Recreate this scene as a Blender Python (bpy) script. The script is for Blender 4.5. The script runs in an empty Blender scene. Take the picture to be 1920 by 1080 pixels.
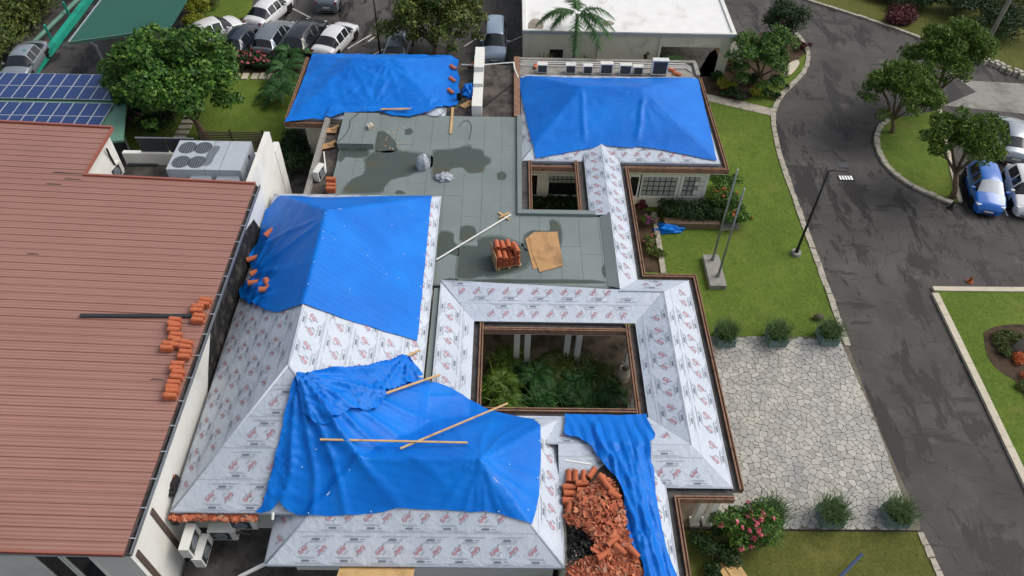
import bpy, bmesh, math, random
import numpy as np
from mathutils import Vector, Matrix, noise
from mathutils.geometry import delaunay_2d_cdt
random.seed(7); RNG = np.random.default_rng(11)
SC = bpy.context.scene
COL = SC.collection
R_ = math.radians
# ------------------------------------------------------------------ camera
CAM_H, FPX = 28.5, 1400.0
PITCH, YAW, ROLL = R_(47.954), R_(-1.177), R_(1.7155)
def _cam_axes():
    f = np.array([0, math.cos(PITCH), -math.sin(PITCH)]); r = np.array([1.0, 0, 0]); u = np.cross(r, f)
    c, s = math.cos(YAW), math.sin(YAW)
    M = np.array([[c, -s, 0], [s, c, 0], [0, 0, 1]])
    f, r, u = M @ f, M @ r, M @ u
    c, s = math.cos(ROLL), math.sin(ROLL)
    return c * r + s * u, -s * r + c * u, f
CR, CU, CF = _cam_axes()
cam_d = bpy.data.cameras.new('camera'); cam = bpy.data.objects.new('camera', cam_d); COL.objects.link(cam)
cam.matrix_world = Matrix(((CR[0], CU[0], -CF[0], 0), (CR[1], CU[1], -CF[1], 0), (CR[2], CU[2], -CF[2], CAM_H), (0, 0, 0, 1)))
cam_d.sensor_width = 36.0; cam_d.lens = FPX / 1920 * 36.0; cam_d.clip_end = 1500; cam_d.clip_start = 0.1
SC.camera = cam
# ------------------------------------------------------------------ sky, sun, exposure
SUN_EL, SUN_AZ = R_(48), R_(75)         # azimuth from +Y (north) towards +X (east)
W = bpy.data.worlds.new('World'); SC.world = W; W.use_nodes = True
wn = W.node_tree.nodes; wl = W.node_tree.links
sky = wn.new('ShaderNodeTexSky'); sky.sky_type = 'NISHITA'; sky.sun_disc = False
sky.sun_elevation = SUN_EL; sky.sun_rotation = SUN_AZ; sky.air_density = 1.0; sky.dust_density = 4.0; sky.ozone_density = 1.0
hs = wn.new('ShaderNodeHueSaturation'); hs.inputs['Saturation'].default_value = 0.45
bg = wn['Background']; bg.inputs['Strength'].default_value = 0.115
wl.new(sky.outputs[0], hs.inputs['Color']); wl.new(hs.outputs[0], bg.inputs['Color'])
sun_d = bpy.data.lights.new('sun', 'SUN'); sun_d.energy = 1.1; sun_d.angle = R_(40); sun_d.color = (1.0, 0.95, 0.88)
sun = bpy.data.objects.new('sun', sun_d); COL.objects.link(sun)
sdir = Vector((math.sin(SUN_AZ) * math.cos(SUN_EL), math.cos(SUN_AZ) * math.cos(SUN_EL), math.sin(SUN_EL)))
sun.rotation_euler = sdir.to_track_quat('Z', 'Y').to_euler(); sun.location = (20, 20, 60)
SC.view_settings.view_transform = 'Standard'; SC.view_settings.look = 'None'
SC.view_settings.exposure = 0.42; SC.view_settings.gamma = 1.0
SC.render.engine = 'CYCLES'
try:
    SC.cycles.use_denoising = True; SC.cycles.max_bounces = 6
except Exception: pass
# ------------------------------------------------------------------ helpers
def P(px, py, z=0.0):
    """point of the place seen at photo pixel (px,py) that lies at height z"""
    d = CR * ((px - 960) / FPX) - CU * ((py - 540) / FPX) + CF
    t = (z - CAM_H) / d[2]
    return Vector((d[0] * t, d[1] * t, z))
def PX(px, py, y):
    d = CR * ((px - 960) / FPX) - CU * ((py - 540) / FPX) + CF
    t = y / d[1]
    return Vector((d[0] * t, y, CAM_H + d[2] * t))
def P2(px, py, z=0.0):
    p = P(px, py, z); return (p.x, p.y)
def pts(lst, z=0.0): return [P2(a, b, z) for a, b in lst]
def lin(h):
    h = h.lstrip('#'); o = []
    for i in (0, 2, 4):
        c = int(h[i:i + 2], 16) / 255
        o.append(c / 12.92 if c <= 0.04045 else ((c + 0.055) / 1.055) ** 2.4)
    return (*o, 1.0)
class NT:
    def __init__(s, name):
        s.m = bpy.data.materials.new(name); s.m.use_nodes = True
        s.n = s.m.node_tree.nodes; s.l = s.m.node_tree.links
        s.b = s.n['Principled BSDF']; s.tc = None
    def new(s, t, **k):
        n = s.n.new(t)
        for a, v in k.items():
            if hasattr(n, a): setattr(n, a, v)
        return n
    def link(s, a, b): s.l.new(a, b)
    def coord(s, scale=(1, 1, 1), rot=(0, 0, 0), kind='Object'):
        g = s.new('ShaderNodeNewGeometry') if kind == 'World' else s.new('ShaderNodeTexCoord')
        mp = s.new('ShaderNodeMapping'); mp.inputs['Scale'].default_value = scale; mp.inputs['Rotation'].default_value = rot
        s.link(g.outputs['Position' if kind == 'World' else kind], mp.inputs['Vector']); return mp.outputs[0]
    def noise(s, vec, scale, detail=4, rough=0.55, dist=0):
        n = s.new('ShaderNodeTexNoise'); n.inputs['Scale'].default_value = scale; n.inputs['Detail'].default_value = detail
        n.inputs['Roughness'].default_value = rough; n.inputs['Distortion'].default_value = dist
        s.link(vec, n.inputs['Vector']); return n.outputs['Fac']
    def ramp(s, fac, stops):
        r = s.new('ShaderNodeValToRGB'); e = r.color_ramp.elements
        while len(e) < len(stops): e.new(0.5)
        for i, (p, c) in enumerate(stops):
            e[i].position = p; e[i].color = c if len(c) == 4 else (*c, 1)
        s.link(fac, r.inputs['Fac']); return r.outputs['Color']
    def mix(s, fac, a, b, mode='MIX'):
        m = s.new('ShaderNodeMix'); m.data_type = 'RGBA'; m.blend_type = mode
        for inp, v in ((m.inputs['Factor'], fac), (m.inputs['A'], a), (m.inputs['B'], b)):
            pass
        ins = [i for i in m.inputs if i.enabled] if False else None
        f, A, B = m.inputs[0], m.inputs[6], m.inputs[7]
        for inp, v in ((f, fac), (A, a), (B, b)):
            if isinstance(v, (int, float, tuple)): inp.default_value = v
            else: s.link(v, inp)
        return m.outputs[2]
    def math(s, op, a, b=0.0):
        m = s.new('ShaderNodeMath'); m.operation = op
        for inp, v in ((m.inputs[0], a), (m.inputs[1], b)):
            if isinstance(v, (int, float)): inp.default_value = v
            else: s.link(v, inp)
        return m.outputs[0]
    def bump(s, h, strength=0.3, dist=0.02):
        b = s.new('ShaderNodeBump'); b.inputs['Strength'].default_value = strength; b.inputs['Distance'].default_value = dist
        s.link(h, b.inputs['Height']); s.link(b.outputs[0], s.b.inputs['Normal'])
    def col(s, c):
        if isinstance(c, tuple): s.b.inputs['Base Color'].default_value = c
        else: s.link(c, s.b.inputs['Base Color'])
    def rough(s, r):
        if isinstance(r, (int, float)): s.b.inputs['Roughness'].default_value = r
        else: s.link(r, s.b.inputs['Roughness'])
def vmul(c, k): return (min(c[0] * k, 1), min(c[1] * k, 1), min(c[2] * k, 1), 1.0)
def simple(name, hexc, rough=0.6, var=0.12, scale=3.0, metal=0.0, bump=0.0, kind='World', spec=0.4, dirt=None, dscale=0.7, dlo=0.5, dhi=0.7, detail=5):
    t = NT(name); c = lin(hexc); v = t.coord(kind=kind)
    n = t.noise(v, scale, detail, 0.6)
    out = t.ramp(n, [(0.3, vmul(c, 1 - var)), (0.7, vmul(c, 1 + var))])
    if dirt:
        d = t.noise(v, dscale, 6, 0.65); m = t.ramp(d, [(dlo, (0, 0, 0)), (dhi, (1, 1, 1))])
        out = t.mix(m, out, lin(dirt))
    t.col(out); t.rough(rough); t.b.inputs['Metallic'].default_value = metal
    t.b.inputs['Specular IOR Level'].default_value = spec
    if bump: t.bump(t.noise(v, scale * 4, 4), bump, 0.02)
    return t.m
M = {}
def tag(o, label=None, cat=None, group=None, kind=None):
    if label: o['label'] = label
    if cat: o['category'] = cat
    if group: o['group'] = group
    if kind: o['kind'] = kind
    elif cat and 'kind' not in o: o['kind'] = 'thing'
    return o
def empty(name, loc=(0, 0, 0), rz=0.0, parent=None):
    o = bpy.data.objects.new(name, None); COL.objects.link(o); o.location = loc; o.rotation_euler = (0, 0, rz)
    o.empty_display_size = 0.2
    if parent: o.parent = parent
    return o
def thing(name, label, cat, loc=(0, 0, 0), rz=0.0, group=None):
    return tag(empty(name, loc, rz), label, cat, group)
def link(name, me, parent=None, loc=None):
    o = bpy.data.objects.new(name, me); COL.objects.link(o)
    if parent: o.parent = parent
    if loc is not None: o.location = loc
    return o
class MB:
    def __init__(s): s.v = []; s.f = []; s.mi = []; s.m = 0; s.T = None
    def add(s, vs, fs):
        b = len(s.v)
        if s.T is not None: vs = [s.T @ Vector(v) for v in vs]
        s.v.extend(tuple(v) for v in vs); s.f.extend(tuple(b + i for i in f) for f in fs); s.mi.extend([s.m] * len(fs)); return s
    def box(s, c, d, rz=0.0, rot=None, taper=1.0):
        hx, hy, hz = d[0] / 2, d[1] / 2, d[2] / 2; t = taper
        vs = [Vector(p) for p in ((-hx, -hy, -hz), (hx, -hy, -hz), (hx, hy, -hz), (-hx, hy, -hz), (-hx * t, -hy * t, hz), (hx * t, -hy * t, hz), (hx * t, hy * t, hz), (-hx * t, hy * t, hz))]
        Mx = rot if rot is not None else Matrix.Rotation(rz, 3, 'Z')
        return s.add([Mx @ v + Vector(c) for v in vs], [(0, 3, 2, 1), (4, 5, 6, 7), (0, 1, 5, 4), (1, 2, 6, 5), (2, 3, 7, 6), (3, 0, 4, 7)])
    def bb(s, x0, x1, y0, y1, z0, z1):
        return s.box(((x0 + x1) / 2, (y0 + y1) / 2, (z0 + z1) / 2), (abs(x1 - x0), abs(y1 - y0), abs(z1 - z0)))
    def prism(s, poly, z0, z1):
        n = len(poly)
        a = sum(poly[i][0] * poly[(i + 1) % n][1] - poly[(i + 1) % n][0] * poly[i][1] for i in range(n))
        if a < 0: poly = poly[::-1]
        vs = [(x, y, z0) for x, y in poly] + [(x, y, z1) for x, y in poly]
        return s.add(vs, [tuple(range(n))[::-1], tuple(range(n, 2 * n))] + [(i, (i + 1) % n, n + (i + 1) % n, n + i) for i in range(n)])
    def beam(s, a, b, w, h, up=(0, 0, 1)):
        a, b = Vector(a), Vector(b); d = (b - a); L = d.length; d = d.normalized()
        u = Vector(up); sx = d.cross(u)
        if sx.length < 1e-4: sx = Vector((1, 0, 0))
        sx.normalize(); u = sx.cross(d)
        Mx = Matrix((d, sx, u)).transposed()
        return s.box((a + b) / 2, (L, w, h), rot=Mx)
    def tube(s, path, r, n=8, cap=True):
        path = [Vector(p) for p in path]; rs = r if isinstance(r, (list, tuple)) else [r] * len(path)
        vs = []
        for i, p in enumerate(path):
            d = (path[min(i + 1, len(path) - 1)] - path[max(i - 1, 0)]).normalized()
            a = d.orthogonal().normalized() if i == 0 else (a - d * a.dot(d)).normalized()
            b = d.cross(a)
            for k in range(n):
                t = 2 * math.pi * k / n; vs.append(p + (a * math.cos(t) + b * math.sin(t)) * rs[i])
        fs = [(i * n + k, i * n + (k + 1) % n, (i + 1) * n + (k + 1) % n, (i + 1) * n + k) for i in range(len(path) - 1) for k in range(n)]
        if cap: fs += [tuple(range(n))[::-1], tuple((len(path) - 1) * n + k for k in range(n))]
        return s.add(vs, fs)
    def lathe(s, prof, n=16, c=(0, 0, 0)):
        vs = []; m = len(prof)
        for r, z in prof:
            for k in range(n):
                t = 2 * math.pi * k / n; vs.append((c[0] + r * math.cos(t), c[1] + r * math.sin(t), c[2] + z))
        return s.add(vs, [(i * n + k, i * n + (k + 1) % n, (i + 1) * n + (k + 1) % n, (i + 1) * n + k) for i in range(m - 1) for k in range(n)])
    def mesh(s, name, mats, smooth=False):
        me = bpy.data.meshes.new(name); me.from_pydata(s.v, [], s.f)
        for m in (mats if isinstance(mats, (list, tuple)) else [mats]): me.materials.append(m)
        if max(s.mi, default=0): me.polygons.foreach_set('material_index', s.mi)
        if smooth: me.polygons.foreach_set('use_smooth', [True] * len(me.polygons))
        me.update(); return me
    def build(s, name, mats, parent=None, smooth=False, loc=None):
        return link(name, s.mesh(name, mats, smooth), parent, loc)
def copy_tree(o, parent=None):
    c = o.copy(); COL.objects.link(c); c.parent = parent
    for ch in list(o.children): copy_tree(ch, c)
    return c
def np_mesh(name, V, F, mat, smooth=False):
    """V (n,3), F (m,k) arrays"""
    me = bpy.data.meshes.new(name); m, k = F.shape
    me.vertices.add(len(V)); me.vertices.foreach_set('co', np.ascontiguousarray(V, dtype=np.float32).ravel())
    me.loops.add(m * k); me.loops.foreach_set('vertex_index', F.ravel().astype(np.int32))
    me.polygons.add(m); me.polygons.foreach_set('loop_start', np.arange(0, m * k, k, dtype=np.int32))
    for mm in (mat if isinstance(mat, list) else [mat]): me.materials.append(mm)
    me.update(calc_edges=True)
    if smooth: me.polygons.foreach_set('use_smooth', [True] * m)
    return me
def slab(name, poly, z0, z1, mat, parent=None):
    return MB().prism(poly, z0, z1).build(name, mat, parent)
def sheet(name, poly, z, mat, parent=None):
    """flat or gently rolling ground sheet, n-gon"""
    m = MB(); n = len(poly); a = sum(poly[i][0] * poly[(i + 1) % n][1] - poly[(i + 1) % n][0] * poly[i][1] for i in range(n))
    if a < 0: poly = poly[::-1]
    m.add([(x, y, z) for x, y in poly], [tuple(range(n))]); return m.build(name, mat, parent)
def smooth_line(p, k=6):
    out = []; n = len(p)
    for i in range(n - 1):
        a, b, c, d = [np.array(p[max(0, min(n - 1, j))], float) for j in (i - 1, i, i + 1, i + 2)]
        for t in np.linspace(0, 1, k, endpoint=False):
            out.append(tuple(0.5 * (2 * b + (c - a) * t + (2 * a - 5 * b + 4 * c - d) * t * t + (3 * b - a - 3 * c + d) * t ** 3)))
    out.append(tuple(p[-1])); return out
def inside(poly, x, y):
    c = False; n = len(poly); j = n - 1
    for i in range(n):
        if (poly[i][1] > y) != (poly[j][1] > y) and x < (poly[j][0] - poly[i][0]) * (y - poly[i][1]) / (poly[j][1] - poly[i][1]) + poly[i][0]: c = not c
        j = i
    return c
def clip_half(poly, nx, ny, d):
    """keep nx*x+ny*y<=d"""
    out = []; n = len(poly)
    for i in range(n):
        a, b = poly[i], poly[(i + 1) % n]; da = nx * a[0] + ny * a[1] - d; db = nx * b[0] + ny * b[1] - d
        if da <= 0: out.append(a)
        if da * db < 0:
            t = da / (da - db); out.append((a[0] + (b[0] - a[0]) * t, a[1] + (b[1] - a[1]) * t))
    return out
# ------------------------------------------------------------------ materials
def mat_asphalt():
    t = NT('asphalt'); v = t.coord(kind='World')
    n1 = t.noise(v, 0.35, 6, 0.6); n2 = t.noise(v, 40, 3, 0.7)
    base = t.ramp(n1, [(0.3, lin('#3b3837')), (0.5, lin('#4c4a48')), (0.7, lin('#5d5a58'))])
    base = t.mix(0.35, base, t.ramp(n2, [(0.3, lin('#2c2a2a')), (0.7, lin('#6a6764'))]))
    v2 = t.coord(scale=(1.0, 0.3, 1), rot=(0, 0, R_(12)), kind='World')
    w = t.noise(v2, 0.75, 11, 0.7, 0.25); wet = t.ramp(w, [(0.525, (0, 0, 0)), (0.56, (1, 1, 1))])
    v3 = t.coord(scale=(0.3, 1.0, 1), rot=(0, 0, R_(-20)), kind='World')
    w3 = t.noise(v3, 0.8, 10, 0.68, 0.2); wet3 = t.ramp(w3, [(0.57, (0, 0, 0)), (0.62, (0.85, 0.85, 0.85))])
    wet = t.mix(1.0, wet, wet3, 'LIGHTEN')
    dry = t.noise(v, 0.9, 5, 0.6); pale = t.ramp(dry, [(0.62, (0, 0, 0)), (0.72, (0.45, 0.45, 0.45))])
    base = t.mix(pale, base, lin('#76726c'))
    vo = t.new('ShaderNodeTexVoronoi'); vo.feature = 'DISTANCE_TO_EDGE'; vo.inputs['Scale'].default_value = 0.22; mpn = t.new('ShaderNodeVectorMath'); mpn.operation = 'ADD'; ns = t.new('ShaderNodeTexNoise'); ns.inputs['Scale'].default_value = 0.9; ns.inputs['Detail'].default_value = 5; t.link(v, ns.inputs['Vector']); t.link(v, mpn.inputs[0]); t.link(ns.outputs['Color'], mpn.inputs[1]); t.link(mpn.outputs[0], vo.inputs['Vector'])
    base = t.mix(t.ramp(vo.outputs['Distance'], [(0.0, (0.55, 0.55, 0.55)), (0.006, (0, 0, 0))]), base, lin('#1d1a19'))
    base = t.mix(t.ramp(t.noise(v, 2.4, 6, .7), [(0.6, (0, 0, 0)), (0.72, (0.5, 0.5, 0.5))]), base, lin('#6f6a65'))
    base = t.mix(wet, base, lin('#252221'))
    t.col(base); t.rough(t.ramp(wet, [(0, (0.9,) * 3), (1, (0.6,) * 3)])); t.b.inputs['Specular IOR Level'].default_value = 0.3
    t.bump(n2, 0.25, 0.01); return t.m
M['asphalt'] = mat_asphalt()
def mat_grass(name, a, b, c, dark):
    t = NT(name); v = t.coord(kind='World')
    n1 = t.noise(v, 0.28, 5, 0.6); n2 = t.noise(v, 9, 6, 0.75); n3 = t.noise(v, 1.6, 4, 0.6)
    base = t.ramp(n1, [(0.3, lin(a)), (0.5, lin(b)), (0.72, lin(c))])
    base = t.mix(t.ramp(n3, [(0.4, (0, 0, 0)), (0.75, (0.6, 0.6, 0.6))]), base, lin(dark))
    base = t.mix(0.5, base, t.ramp(n2, [(0.3, vmul(lin(dark), 0.6)), (0.7, vmul(lin(c), 1.15))]))
    base = t.mix(t.ramp(t.noise(v, 0.55, 6, 0.7, 0.8), [(0.56, (0, 0, 0)), (0.74, (0.55, 0.55, 0.55))]), base, lin('#7a7443'))
    base = t.mix(t.ramp(t.noise(v, 3.5, 5, 0.7), [(0.58, (0, 0, 0)), (0.72, (0.6, 0.6, 0.6))]), base, vmul(lin(dark), .8))
    t.col(base); t.rough(0.95); t.b.inputs['Specular IOR Level'].default_value = 0.15
    t.bump(n2, 0.8, 0.05); return t.m
M['lawn'] = mat_grass('lawn_grass', '#4a6424', '#597228', '#76863a', '#38521e')
M['lawn_dry'] = mat_grass('lawn_grass_olive', '#4c5629', '#5a602c', '#706f3a', '#3c481c')
M['rough_grass'] = mat_grass('rough_grass', '#2f3d1c', '#3b4823', '#4d5129', '#202c14')
M['soil'] = simple('soil', '#4a3a2c', 0.95, 0.3, 4, bump=0.5, dirt='#2c231b', dscale=1.5)
M['kerb'] = simple('kerb_stone', '#a8a294', 0.9, 0.18, 5, bump=0.5, dirt='#5d574c', dscale=3.0, dlo=0.52, dhi=0.75)
M['kerb_new'] = simple('kerb_concrete', '#c2b9a6', 0.85, 0.1, 3, bump=0.25, dirt='#857a66', dscale=1.7, dlo=0.55, dhi=0.78)
M['concrete'] = simple('concrete', '#8f8c86', 0.9, 0.14, 3, bump=0.3, dirt='#55514a', dscale=0.9, dlo=0.5, dhi=0.8)
M['lane_concrete'] = simple('lane_concrete', '#8d8b85', 0.9, 0.12, 2, bump=0.2, dirt='#625f59', dscale=0.6, dlo=0.48, dhi=0.7)
M['dark_conc'] = simple('damp_concrete', '#4e4b47', 0.8, 0.25, 2.5, bump=0.3, dirt='#23201e', dscale=0.9, dlo=0.45, dhi=0.65)
M['white'] = simple('white_paint', '#dcdcd6', 0.7, 0.04, 2, dirt='#b3b0a6', dscale=0.5, dlo=0.52, dhi=0.85)
M['cream'] = simple('cream_render', '#e6e2cf', 0.8, 0.05, 2, dirt='#aaa58f', dscale=0.6, dlo=0.55, dhi=0.85)
M['wroof'] = simple('white_roof_coating', '#e2e2e0', 0.7, 0.05, 1.2, bump=0.1, dirt='#8f887d', dscale=0.35, dlo=0.57, dhi=0.85, detail=7)
M['wroof_dirt'] = simple('mould_stain', '#8b8378', 0.9, 0.3, 2)
M['metal_red'] = None
def mat_redroof():
    t = NT('red_metal_sheet'); v = t.coord(kind='World')
    n = t.noise(v, 0.25, 4); n2 = t.noise(t.coord(scale=(0.6, 6, 6), kind='World'), 1.0, 5)
    wv = t.new('ShaderNodeTexWave'); wv.wave_type = 'BANDS'; wv.bands_direction = 'Y'; wv.inputs['Scale'].default_value = 2.3
    t.link(t.coord(kind='World'), wv.inputs['Vector'])
    base = t.ramp(n, [(0.3, lin('#8d6154')), (0.7, lin('#976b5e'))])
    base = t.mix(t.ramp(n2, [(0.5, (0, 0, 0)), (0.8, (0.25, 0.25, 0.25))]), base, lin('#7d5444'))
    base = t.mix(0.06, base, wv.outputs['Color'])
    t.col(base); t.rough(0.5); t.b.inputs['Specular IOR Level'].default_value = 0.35
    t.bump(wv.outputs['Fac'], 0.12, 0.01); return t.m
M['red'] = mat_redroof()
M['red_trim'] = simple('red_metal_trim', '#94594c', 0.5, 0.08, 2)
def mat_tarp():
    t = NT('blue_tarpaulin'); v = t.coord(kind='World')
    n = t.noise(v, 0.5, 4); w = t.new('ShaderNodeTexWave'); w.bands_direction = 'Y'; w.inputs['Scale'].default_value = 1.15; w.inputs['Distortion'].default_value = 2.2; w.inputs['Detail'].default_value = 3; w.inputs['Detail Scale'].default_value = 0.6
    t.link(t.coord(rot=(0, 0, R_(9)), kind='World'), w.inputs['Vector'])
    base = t.ramp(n, [(0.3, lin('#0064c4')), (0.7, lin('#0075d6'))])
    base = t.mix(t.ramp(t.noise(v, 2.2, 6, 0.7), [(0.55, (0, 0, 0)), (0.85, (0.35, 0.35, 0.35))]), base, lin('#064da6'))
    base = t.mix(t.ramp(t.noise(v, 0.8, 7, 0.7, 1.0), [(0.56, (0, 0, 0)), (0.8, (0.3, 0.3, 0.3))]), base, lin('#3f86d0'))
    base = t.mix(t.ramp(t.noise(v, 14, 3, 0.7), [(0.68, (0, 0, 0)), (0.78, (0.35, 0.35, 0.35))]), base, lin('#6f9fd0'))
    t.col(base); t.rough(t.ramp(t.noise(v, 1.1, 3), [(0.3, (0.40,) * 3), (0.7, (0.55,) * 3)])); t.b.inputs['Specular IOR Level'].default_value = 0.22
    h = t.math('ADD', t.math('MULTIPLY', w.outputs['Fac'], 0.55), t.noise(v, 5, 4, 0.6, 1.0))
    t.bump(h, 0.24, 0.03); return t.m
M['tarp'] = mat_tarp()
def mat_membrane():
    t = NT('roof_underlay_membrane'); v = t.coord(kind='World')
    n = t.noise(v, 0.6, 4); n2 = t.noise(v, 5, 4, 0.6, 0.6)
    base = t.ramp(n, [(0.3, lin('#b4becb')), (0.7, lin('#c2cad5'))])
    base = t.mix(t.ramp(n2, [(0.56, (0, 0, 0)), (0.8, (0.3, 0.3, 0.3))]), base, lin('#8e97a2'))
    t.col(base); t.rough(0.45); t.b.inputs['Specular IOR Level'].default_value = 0.4
    hh = t.math('ADD', t.noise(v, 2.2, 5, 0.62, 1.2), t.math('MULTIPLY', t.noise(t.coord(scale=(1, 1, 1), rot=(0, 0, R_(30)), kind='World'), 0.9, 3, .5, 2.5), 1.2)); t.bump(hh, 0.5, 0.06); return t.m
M['memb'] = mat_membrane()
M['p_red'] = simple('print_red', '#bb7d86', 0.6, 0.08, 3)
M['p_dark'] = simple('print_dark', '#788290', 0.6, 0.08, 3)
M['p_grey'] = simple('print_grey', '#8c949e', 0.6, 0.08, 3)
M['p_line'] = simple('print_line', '#a3a9b1', 0.6, 0.05, 3)
def mat_flat():
    t = NT('mineral_felt'); v = t.coord(kind='World')
    n = t.noise(v, 0.35, 5); n2 = t.noise(v, 60, 2, 0.7)
    base = t.ramp(n, [(0.3, lin('#6f7a7a')), (0.7, lin('#838d8c'))])
    base = t.mix(0.3, base, t.ramp(n2, [(0.3, lin('#454f4f')), (0.7, lin('#909b98'))]))
    base = t.mix(t.ramp(t.noise(v, 1.3, 6, 0.7), [(0.58, (0, 0, 0)), (0.8, (0.4, 0.4, 0.4))]), base, lin('#6d6a5c'))
    t.col(base); t.rough(0.92); t.bump(n2, 0.2, 0.01); return t.m
M['felt'] = mat_flat()
def mat_puddle():
    t = NT('wet_felt'); v = t.coord(kind='World'); n = t.noise(v, 0.8, 5, 0.6)
    t.col(t.ramp(n, [(0.35, lin('#465250')), (0.55, lin('#4c544e')), (0.72, lin('#55523c'))])); t.rough(0.4); t.b.inputs['Specular IOR Level'].default_value = 0.3
    return t.m
M['puddle'] = mat_puddle()
M['damp'] = simple('damp_felt', '#5f6b69', 0.8, 0.12, 2)
M['gutter'] = simple('weathered_timber', '#5d4a41', 0.9, 0.3, 6, bump=0.4, dirt='#2e2420', dscale=2.5, dlo=0.45, dhi=0.7)
M['gutter_edge'] = simple('timber_edge', '#8a6a55', 0.9, 0.25, 8, bump=0.3, dirt='#3c2d25', dscale=4, dlo=0.52, dhi=0.75)
M['trough'] = simple('gutter_lining', '#4f4c4c', 0.7, 0.25, 3, bump=0.2, dirt='#2a2320', dscale=1.4, dlo=0.45, dhi=0.7)
M['tile'] = simple('terracotta', '#bd6a48', 0.85, 0.22, 3, bump=0.15, kind='Object', dirt='#9c4c2c', dscale=4, dlo=0.5, dhi=0.75)
def mat_tilevar():
    t = NT('terracotta_mix'); g = t.new('ShaderNodeNewGeometry'); v = t.coord(kind='World')
    base = t.ramp(g.outputs['Random Per Island'], [(0.0, lin('#8a4830')), (0.45, lin('#b96445')), (0.85, lin('#cc8562')), (1.0, lin('#a08070'))])
    base = t.mix(t.ramp(t.noise(v, 6, 5, 0.7), [(0.5, (0, 0, 0)), (0.75, (0.5, 0.5, 0.5))]), base, lin('#7e3c25'))
    t.col(base); t.rough(0.9); return t.m
M['tilemix'] = mat_tilevar()
M['debris'] = simple('black_felt_scrap', '#1f1e1f', 0.85, 0.4, 4, bump=0.5, dirt='#5a5650', dscale=2)
M['wood'] = simple('pale_lumber', '#c4a273', 0.8, 0.15, 6, bump=0.15, dirt='#9b7a4d', dscale=3)
M['ply'] = simple('plywood', '#b48d62', 0.85, 0.12, 2.5, bump=0.1, dirt='#7d6346', dscale=1.3, dlo=0.5, dhi=0.75)
M['ply_new'] = simple('plywood_clean', '#c7a571', 0.8, 0.08, 3, dirt='#a98a5b', dscale=2)
M['black'] = simple('black_metal', '#1b1b1d', 0.45, 0.1, 4)
M['grey_metal'] = simple('galvanised', '#8d9398', 0.4, 0.1, 4, metal=0.6)
M['ac_grey'] = simple('ac_sheet_metal', '#aab2ba', 0.45, 0.06, 2, dirt='#8a9097', dscale=1.0, dlo=0.55, dhi=0.7)
M['ac_white'] = simple('ac_white', '#d3d4cf', 0.5, 0.05, 3, dirt='#a6a59c', dscale=1.2, dlo=0.55, dhi=0.8)
M['grille'] = simple('grille_dark', '#2f3439', 0.5, 0.15, 8)
M['fan'] = simple('fan_grey', '#6b7279', 0.5, 0.15, 8)
M['glass'] = simple('window_glass', '#1a1f24', 0.08, 0.2, 1.0, spec=0.8)
M['pane_pale'] = simple('pane_blind', '#a3a9a5', 0.12, 0.1, 1.0, spec=0.8)
M['teal'] = simple('teal_paint', '#1f9c86', 0.6, 0.08, 2, dirt='#167565', dscale=0.8)
M['green_roof'] = simple('green_metal_roof', '#1e5a4c', 0.45, 0.07, 0.6)
M['green_pale'] = simple('faded_green_roof', '#5d8474', 0.55, 0.08, 0.8)
def mat_solar():
    t = NT('solar_cell'); v = t.coord(kind='UV')
    br = t.new('ShaderNodeTexBrick'); br.offset = 0.0; br.inputs['Color1'].default_value = lin('#142f66'); br.inputs['Color2'].default_value = lin('#183570'); br.inputs['Mortar'].default_value = lin('#42587e')
    br.inputs['Scale'].default_value = 1.0; br.inputs['Mortar Size'].default_value = 0.012; br.inputs['Brick Width'].default_value = 0.156; br.inputs['Row Height'].default_value = 0.156
    t.link(t.coord(), br.inputs['Vector'])
    t.col(br.outputs['Color']); t.rough(0.3); t.b.inputs['Specular IOR Level'].default_value = 0.3; return t.m
M['solar'] = mat_solar()
M['alu'] = simple('aluminium', '#b5bcc4', 0.4, 0.05, 4, metal=0.4)
M['bark'] = simple('bark', '#6b5b48', 0.95, 0.25, 6, bump=0.6)
M['palm_bark'] = simple('palm_bark', '#7d766c', 0.95, 0.2, 8, bump=0.4)
def leaf_mat(name, a, b, c, trans=0.25):
    t = NT(name); g = t.new('ShaderNodeNewGeometry'); v = t.coord(kind='World')
    base = t.ramp(g.outputs['Random Per Island'], [(0.0, lin(a)), (0.55, lin(b)), (1.0, lin(c))])
    base = t.mix(t.ramp(t.noise(v, 0.7, 3), [(0.35, (0, 0, 0)), (0.7, (0.5, 0.5, 0.5))]), base, lin(a))
    t.col(base); t.rough(0.55); t.b.inputs['Specular IOR Level'].default_value = 0.35
    tr = t.new('ShaderNodeBsdfTranslucent'); mx = t.new('ShaderNodeMixShader'); mx.inputs[0].default_value = trans
    t.link(base, tr.inputs['Color']); t.link(t.b.outputs[0], mx.inputs[1]); t.link(tr.outputs[0], mx.inputs[2])
    t.link(mx.outputs[0], t.n['Material Output'].inputs['Surface']); return t.m
M['leaf'] = leaf_mat('leaf_almond', '#274a1b', '#436f26', '#7a9c3c')
M['leaf_dark'] = leaf_mat('leaf_dark', '#182c14', '#26431c', '#3d5f28')
M['leaf_olive'] = leaf_mat('leaf_olive', '#34471d', '#546b2c', '#85853a')
M['leaf_light'] = leaf_mat('leaf_island', '#36561c', '#557826', '#86983a')
M['leaf_yellow'] = leaf_mat('leaf_yellow', '#6c7a22', '#94982c', '#b9b440')
M['leaf_grass'] = leaf_mat('blade_green', '#263f18', '#3d5c24', '#5a7a36')
M['leaf_palm'] = leaf_mat('leaf_palm', '#20401a', '#33602a', '#52803c')
M['leaf_red'] = leaf_mat('leaf_red', '#3d1620', '#5c2029', '#7a3036')
M['petal_pink'] = leaf_mat('petal_pink', '#b8485c', '#d0667a', '#e08a96')
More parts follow.
